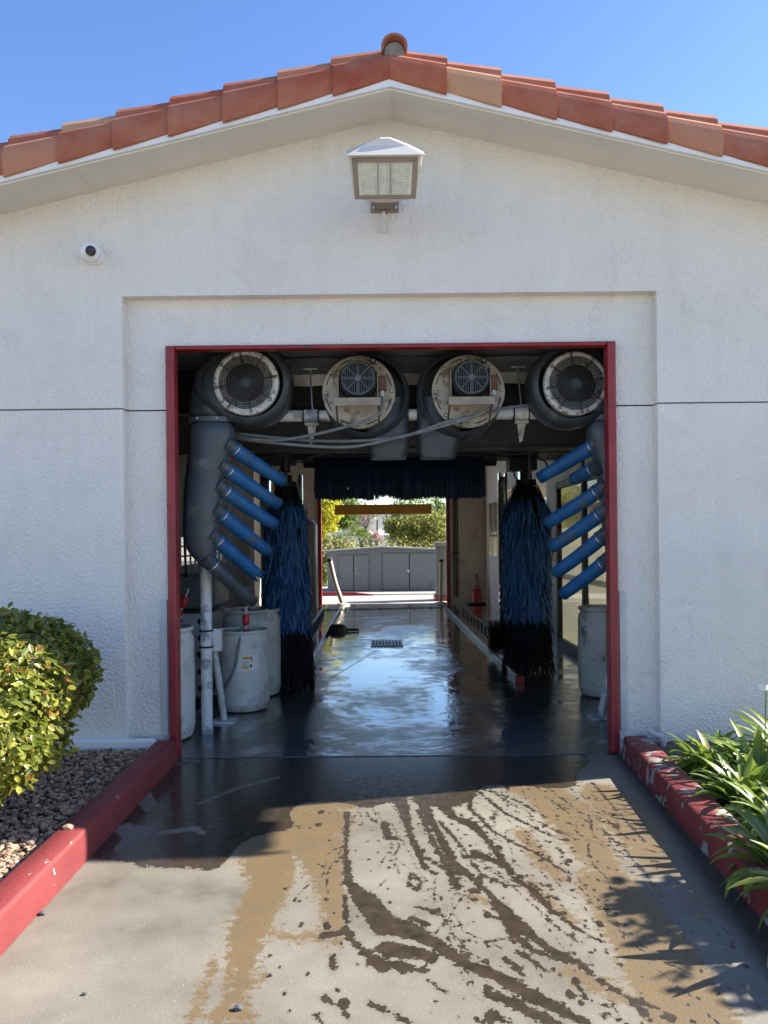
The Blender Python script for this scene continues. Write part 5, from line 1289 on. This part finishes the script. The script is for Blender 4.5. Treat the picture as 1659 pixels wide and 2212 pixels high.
labs = ['strap-leaf plant nearest the wall and drain pipe, right bed', 'bushy strap-leaf plant with sunlit tips in the middle of the right bed', 'strap-leaf plant overhanging the peeling kerb, right bed', 'tall strap-leaf plant at the right picture edge near the wall', 'low strap-leaf plant drooping over the kerb at the right edge', 'strap-leaf plant cut off by the right edge, second lowest in the picture', 'strap-leaf plant behind the overhanging one, right bed']
for i, (x, y, n, l) in enumerate(((2.04,4.98,70,.34),(2.20,4.62,95,.43),(1.97,4.30,90,.36),(2.50,4.85,80,.56),(1.97,3.85,80,.38),(1.73,3.40,60,.38),(2.34,4.15,90,.48))):
    strap_plant(x, y, n, l, labs[i], 40+i)
strap_plant(1.70, 3.02, 50, .40, 'lowest strap-leaf plant hanging over the kerb, below all the others at the right edge', 51)
# white flower
fl = W(1655, 1492, 4.7); 
FL = thing('white_flower', (fl.x, fl.y, .09), 'white flower on a thin stem at the right edge above the leaves', 'flower')
m = MB(); m.tube([(fl.x-.02, fl.y, .1), fl], .004, 6); m.build('stem', 'strap', FL)
m = MB()
for k in range(6):
    an = k*math.pi/3; d = Vector((math.cos(an), math.sin(an)*.5, .5)).normalized(); s = d.cross(Vector((0,1,0))).normalized()
    m.add([fl, fl+d*.03+s*.012, fl+d*.055, fl+d*.03-s*.012], [(0,1,2,3)])
m.build('petals', 'camwhite', FL)

# trees
def tree(x, y, z0, crowns, mat, label, cat, n, size, seed, group=None, tr=.08, name='tree', hole=.22):
    t = thing(name, (x, y, z0), label, cat, group); rn = random.Random(seed)
    m = MB(); top = max(c[0][2] for c in crowns)
    for c, r in crowns:
        cx_, cy_, cz_ = c; b = Vector((x, y, z0)); e = Vector(c)
        mid = b.lerp(e, .45)+Vector((rn.uniform(-.1,.1), rn.uniform(-.1,.1), .1)); m.tube([b, mid, e], [tr, tr*.6, tr*.25], 8)
        for k in range(9):
            d = Vector((rn.gauss(0,1), rn.gauss(0,1), rn.gauss(0,.8))).normalized(); q = e+Vector((d.x*r[0], d.y*r[1], d.z*r[2]))*.85
            m.tube([mid.lerp(e, .6), e.lerp(q, .5)+Vector((0,0,.03)), q], [tr*.3, tr*.16, tr*.05], 5)
    m.build('trunk', 'bark', t, smooth=True)
    V = []
    fns = [ell(c, r, .35, hole, seed+i) for i, (c, r) in enumerate(crowns)]
    def fn(rg): return fns[rg.integers(len(fns))](rg)
    leaves('crown', mat, t, n, fn, size, seed, 'dia', .25)
    return t
def wp(px, py, Y): v = W(px, py, Y); return (v.x, v.y, v.z)
tree(-3.0, 30, 0, [(wp(700,1105,30),(.75,.8,.6)), (wp(690,1080,30),(.8,.8,.5)), (wp(695,1140,30),(.55,.6,.5))], 'leafyellow', 'bright yellow-green tree at the far left of the exit view', 'tree', 2600, .17, 61, 'trees beyond the exit')
tree(-1.75, 32, 0, [(wp(735,1128,32),(.75,.7,.62)), (wp(748,1098,32),(.7,.7,.5)), (wp(722,1150,32),(.6,.6,.4)), (wp(715,1100,32),(.7,.7,.5))], 'leafgreen', 'dense green tree right of the yellow one beyond the exit', 'tree', 4200, .15, 62, 'trees beyond the exit')
tree(1.4, 34, 0, [(wp(870,1150,34),(.85,.8,.62)), (wp(905,1135,34),(.95,.8,.75)), (wp(940,1140,34),(.8,.8,.8)), (wp(920,1165,34),(1.2,.8,.5)), (wp(850,1135,34),(.4,.5,.35))], 'leafolive', 'wide olive-yellow shrub tree above the right of the shed', 'tree', 7000, .14, 63, 'trees beyond the exit', hole=.30)
tree(2.9, 36, 0, [(wp(945,1085,36),(.35,.4,.7)), (wp(958,1110,36),(.4,.4,.7))], 'leafgreen', 'thin young tree rising above the olive shrub by the right frame', 'tree', 500, .14, 64, 'trees beyond the exit')
tree(-2.3, 27, 0, [(wp(697,1205,27),(.35,.4,.5)), (wp(700,1240,25.5),(.18,.3,.35))], 'leafgreen', 'small bush beside the shed seen past the left red post', 'bush', 1200, .09, 65, 'trees beyond the exit')
tree(-.7, 40, 0, [(wp(775,1140,40),(.65,.7,.55)), (wp(790,1125,40),(.5,.5,.5))], 'leafdust', 'bare pinkish tree behind the palms in the distance', 'tree', 700, .10, 66, 'trees beyond the exit', hole=.4)
tree(-.35, 36, 0, [(wp(805,1155,36),(.38,.5,.22)), (wp(812,1163,36),(.35,.5,.2))], 'leafpink', 'pink flowering bush above the shed ridge', 'bush', 500, .09, 67, 'trees beyond the exit')
tree(9, 120, 0, [(wp(895,1100,120),(3.5,3,3.2)), (wp(870,1120,120),(3,3,2.5)), (wp(950,1130,120),(5,3,3))], 'leafgreen', 'broad distant tree behind the olive shrub', 'tree', 2500, .55, 68, 'trees beyond the exit')
tree(-6, 110, 0, [(wp(770,1108,110),(1.6,2,1.8)), (wp(800,1106,110),(1.2,1.5,1.0)), (wp(740,1120,110),(3,2,3))], 'leafgrey', 'hazy distant tree behind the rusty pole', 'tree', 1200, .5, 69, 'trees beyond the exit')
def hedgerow():
    for k, (pa, pb_, top, Yh, mt, lb) in enumerate(((700,760,1160,26.6,'leafolive','pale green hedge behind the left end of the grey shed'), (752,835,1170,27.2,'leafgreen','mid green hedge behind the shed ridge'), (825,965,1168,27.6,'leafolive','dark olive hedge behind the right end of the grey shed'))):
        a, b = W(pa, top, Yh), W(pb_, top, Yh); t = thing('hedge', ((a.x+b.x)/2, Yh, 0), lb, 'hedge', 'hedges behind the shed')
        cs = [((a.x+(b.x-a.x)*q/3, Yh, a.z*.55), (.45*(b.x-a.x)/1.5, .4, a.z*.50+.05)) for q in range(4)]
        m = MB()
        for c_, r_ in cs: m.tube([(c_[0], Yh, 0), (c_[0], Yh, c_[2])], .03, 6)
        m.each('stem', 'bark', t)
        fs_ = [ell(c_, r_, .4, 0, 90+k) for c_, r_ in cs]; leaves('foliage', mt, t, 1600, lambda rg: fs_[rg.integers(4)](rg), .11, 95+k, 'dia', .3)
hedgerow()
def palm(x, y, z0, h, L, n, mat, label, seed):
    rn = random.Random(seed); t = thing('palm', (x, y, z0), label, 'palm', 'palms beyond the shed')
    m = MB(); m.tube([(x,y,z0),(x,y,h)], [.10,.08], 8); m.build('trunk', 'bark', t)
    m = MB(); m.nonorm = True
    for k in range(n):
        an = rn.uniform(0, 6.28); el = rn.uniform(.0, 1.3); d = Vector((math.cos(an)*math.cos(el), math.sin(an)*math.cos(el), math.sin(el))); l = L*rn.uniform(.8,1.1)
        s = d.cross(Vector((0,0,1))).normalized(); b = Vector((x,y,h))
        for q in range(9):
            a2 = (q-4)*.20; dd = (d*math.cos(a2)+s*math.sin(a2)).normalized(); e = b+d*l*.4
            m.add([b+d*l*.35, e+dd*l*.35+s*.012, e+dd*l*.62+Vector((0,0,-.06*l)), e+dd*l*.35-s*.012], [(0,1,2,3)])
    m.build('fronds', mat, t)
for (px, py, Y, L, mt, lb) in ((745,1170,28,.55,'leafgrey','grey-green fan palm behind the left end of the shed roof'), (783,1168,29,.55,'leafgreen','green fan palm behind the shed roof below the pink bush'), (800,1166,30,.4,'leafgreen','smaller green palm right of the green fan palm'), (725,1172,27,.45,'leafgrey','pale fan palm at the left end of the shed roof'), (815,1122,70,1.3,'leafgreen','tall distant palm left of the white canopies')):
    p = W(px, py, Y); palm(p.x, p.y, 0, p.z, L, 26, mt, lb, int(px))
# white canopies
for (px, wpx, lb) in ((800,34,'left white peaked canopy in the distance'), (822,44,'larger white peaked canopy right of the other one')):
    Yt = 80; c = W(px, 1156, Yt); w = wpx/2*Yt/F; ht = W(px, 1142 if wpx > 40 else 1146, Yt).z
    t = thing('canopy_tent', (c.x, Yt, 0), lb, 'tent', 'white canopies in the distance')
    m = MB(); m.add([(c.x-w,Yt-w,c.z),(c.x+w,Yt-w,c.z),(c.x+w,Yt+w,c.z),(c.x-w,Yt+w,c.z),(c.x,Yt,ht)], [(0,1,4),(1,2,4),(2,3,4),(3,0,4)]); m.box(c.x-w, c.x+w, Yt-w, Yt+w, c.z-.45, c.z-.002); m.build('roof', 'tent', t)
    m = MB()
    for sx in (-1, 1):
        for sy in (-1, 1): m.tube([(c.x+sx*w*.95, Yt+sy*w*.95, 0), (c.x+sx*w*.95, Yt+sy*w*.95, c.z-.4)], .06, 6)
    m.each('leg', 'greypole', t)
for (px, top, Y, r, mt, lb) in ((789,1085,45,.06,'pinkpole','rust-red utility pole beyond the shed'), (843,1120,42,.05,'greypole','grey post in front of the white canopies'), (752,1135,33,.025,'greypole','thin pale post behind the grey fan palm')):
    p = W(px, top, Y); m = MB(); m.tube([(p.x,Y,0),(p.x,Y,p.z)], r, 8); m.tube([(p.x-.3,Y,p.z-.3),(p.x+.3,Y,p.z-.3)], r*.5, 6)
    tag(m.build('pole', mt), lb, 'pole', 'poles beyond the exit')
# tall shrub in the planting bed just right of the frame; its crown shades the driveway
def leaf_tree():
    t = thing('tall_shrub', (3.95, 3.45, .09), 'tall leafy shrub in the bed to the right of the driveway', 'shrub')
    cr = [((3.62,3.90,1.52),(.30,.34,.17)), ((3.86,3.40,1.50),(.42,.34,.24)), ((4.30,3.75,1.55),(.42,.42,.26)), ((4.02,2.85,1.50),(.42,.40,.26)), ((3.75,3.60,1.15),(.30,.34,.16)), ((4.5,3.2,1.3),(.5,.5,.3))]
    rn = random.Random(3); m = MB()
    for c_, r_ in cr:
        for k in range(7):
            e = Vector(c_)+Vector((rn.uniform(-1,1)*r_[0], rn.uniform(-1,1)*r_[1], rn.uniform(-1,1)*r_[2]))*.8; b0 = Vector((3.95+rn.uniform(-.1,.1), 3.45+rn.uniform(-.1,.1), .05))
            m.tube([b0, b0.lerp(e,.5)+Vector((0,0,.15)), e], [.022,.013,.005], 6)
    m.each('stem', 'bark', t, per=7, smooth=True)
    fns = [ell(c, r, .1, .26, 80+i) for i, (c, r) in enumerate(cr)]
    leaves('crown', 'leafgreen', t, 3800, lambda rg: fns[rg.integers(len(fns))](rg), .085, 81, 'oval', .3)
leaf_tree()

# ------------------------------------------------------------------ light, sky, camera
Ld = Vector((-1.53, -.37, -1)).normalized()
sun = bpy.data.lights.new('sun', 'SUN'); sun.energy = 5.0; sun.angle = R(.5); sun.color = (1, .94, .84)
so = bpy.data.objects.new('sun', sun); COL.objects.link(so); so.rotation_euler = Ld.to_track_quat('-Z', 'Y').to_euler()
wd = bpy.data.worlds.new('World'); sc.world = wd; wd.use_nodes = True; nt = wd.node_tree
sky = nt.nodes.new('ShaderNodeTexSky'); sky.sky_type = 'NISHITA'; sky.sun_disc = False
sky.sun_elevation = math.asin(-Ld.z); sky.sun_rotation = math.atan2(-Ld.x, -Ld.y)
sky.air_density = 1.0; sky.dust_density = .3; sky.ozone_density = 1.6; sky.altitude = 100
bg = nt.nodes['Background']; bg.inputs['Strength'].default_value = .09
hs = nt.nodes.new('ShaderNodeHueSaturation'); hs.inputs['Saturation'].default_value = 1.2; hs.inputs['Hue'].default_value = .512
nt.links.new(sky.outputs[0], hs.inputs['Color']); nt.links.new(hs.outputs[0], bg.inputs['Color'])
cam = bpy.data.cameras.new('camera'); co_ = bpy.data.objects.new('camera', cam); COL.objects.link(co_)
co_.location = (0, 0, H); co_.rotation_euler = (R(90), TH, 0)
cam.sensor_fit = 'VERTICAL'; cam.sensor_height = 36; cam.sensor_width = 27; cam.lens = F/2212*36
cam.shift_x = 10.5/2212; cam.shift_y = 59/2212; cam.clip_end = 3000; cam.clip_start = .05
sc.camera = co_
sc.view_settings.view_transform = 'Standard'; sc.view_settings.look = 'None'; sc.view_settings.exposure = 1.68; sc.view_settings.gamma = 1
sc.render.engine = 'CYCLES'
sc.cycles.max_bounces = 8; sc.cycles.diffuse_bounces = 4; sc.cycles.glossy_bounces = 4; sc.cycles.transparent_max_bounces = 12
sc.render.resolution_x = 768; sc.render.resolution_y = 1024
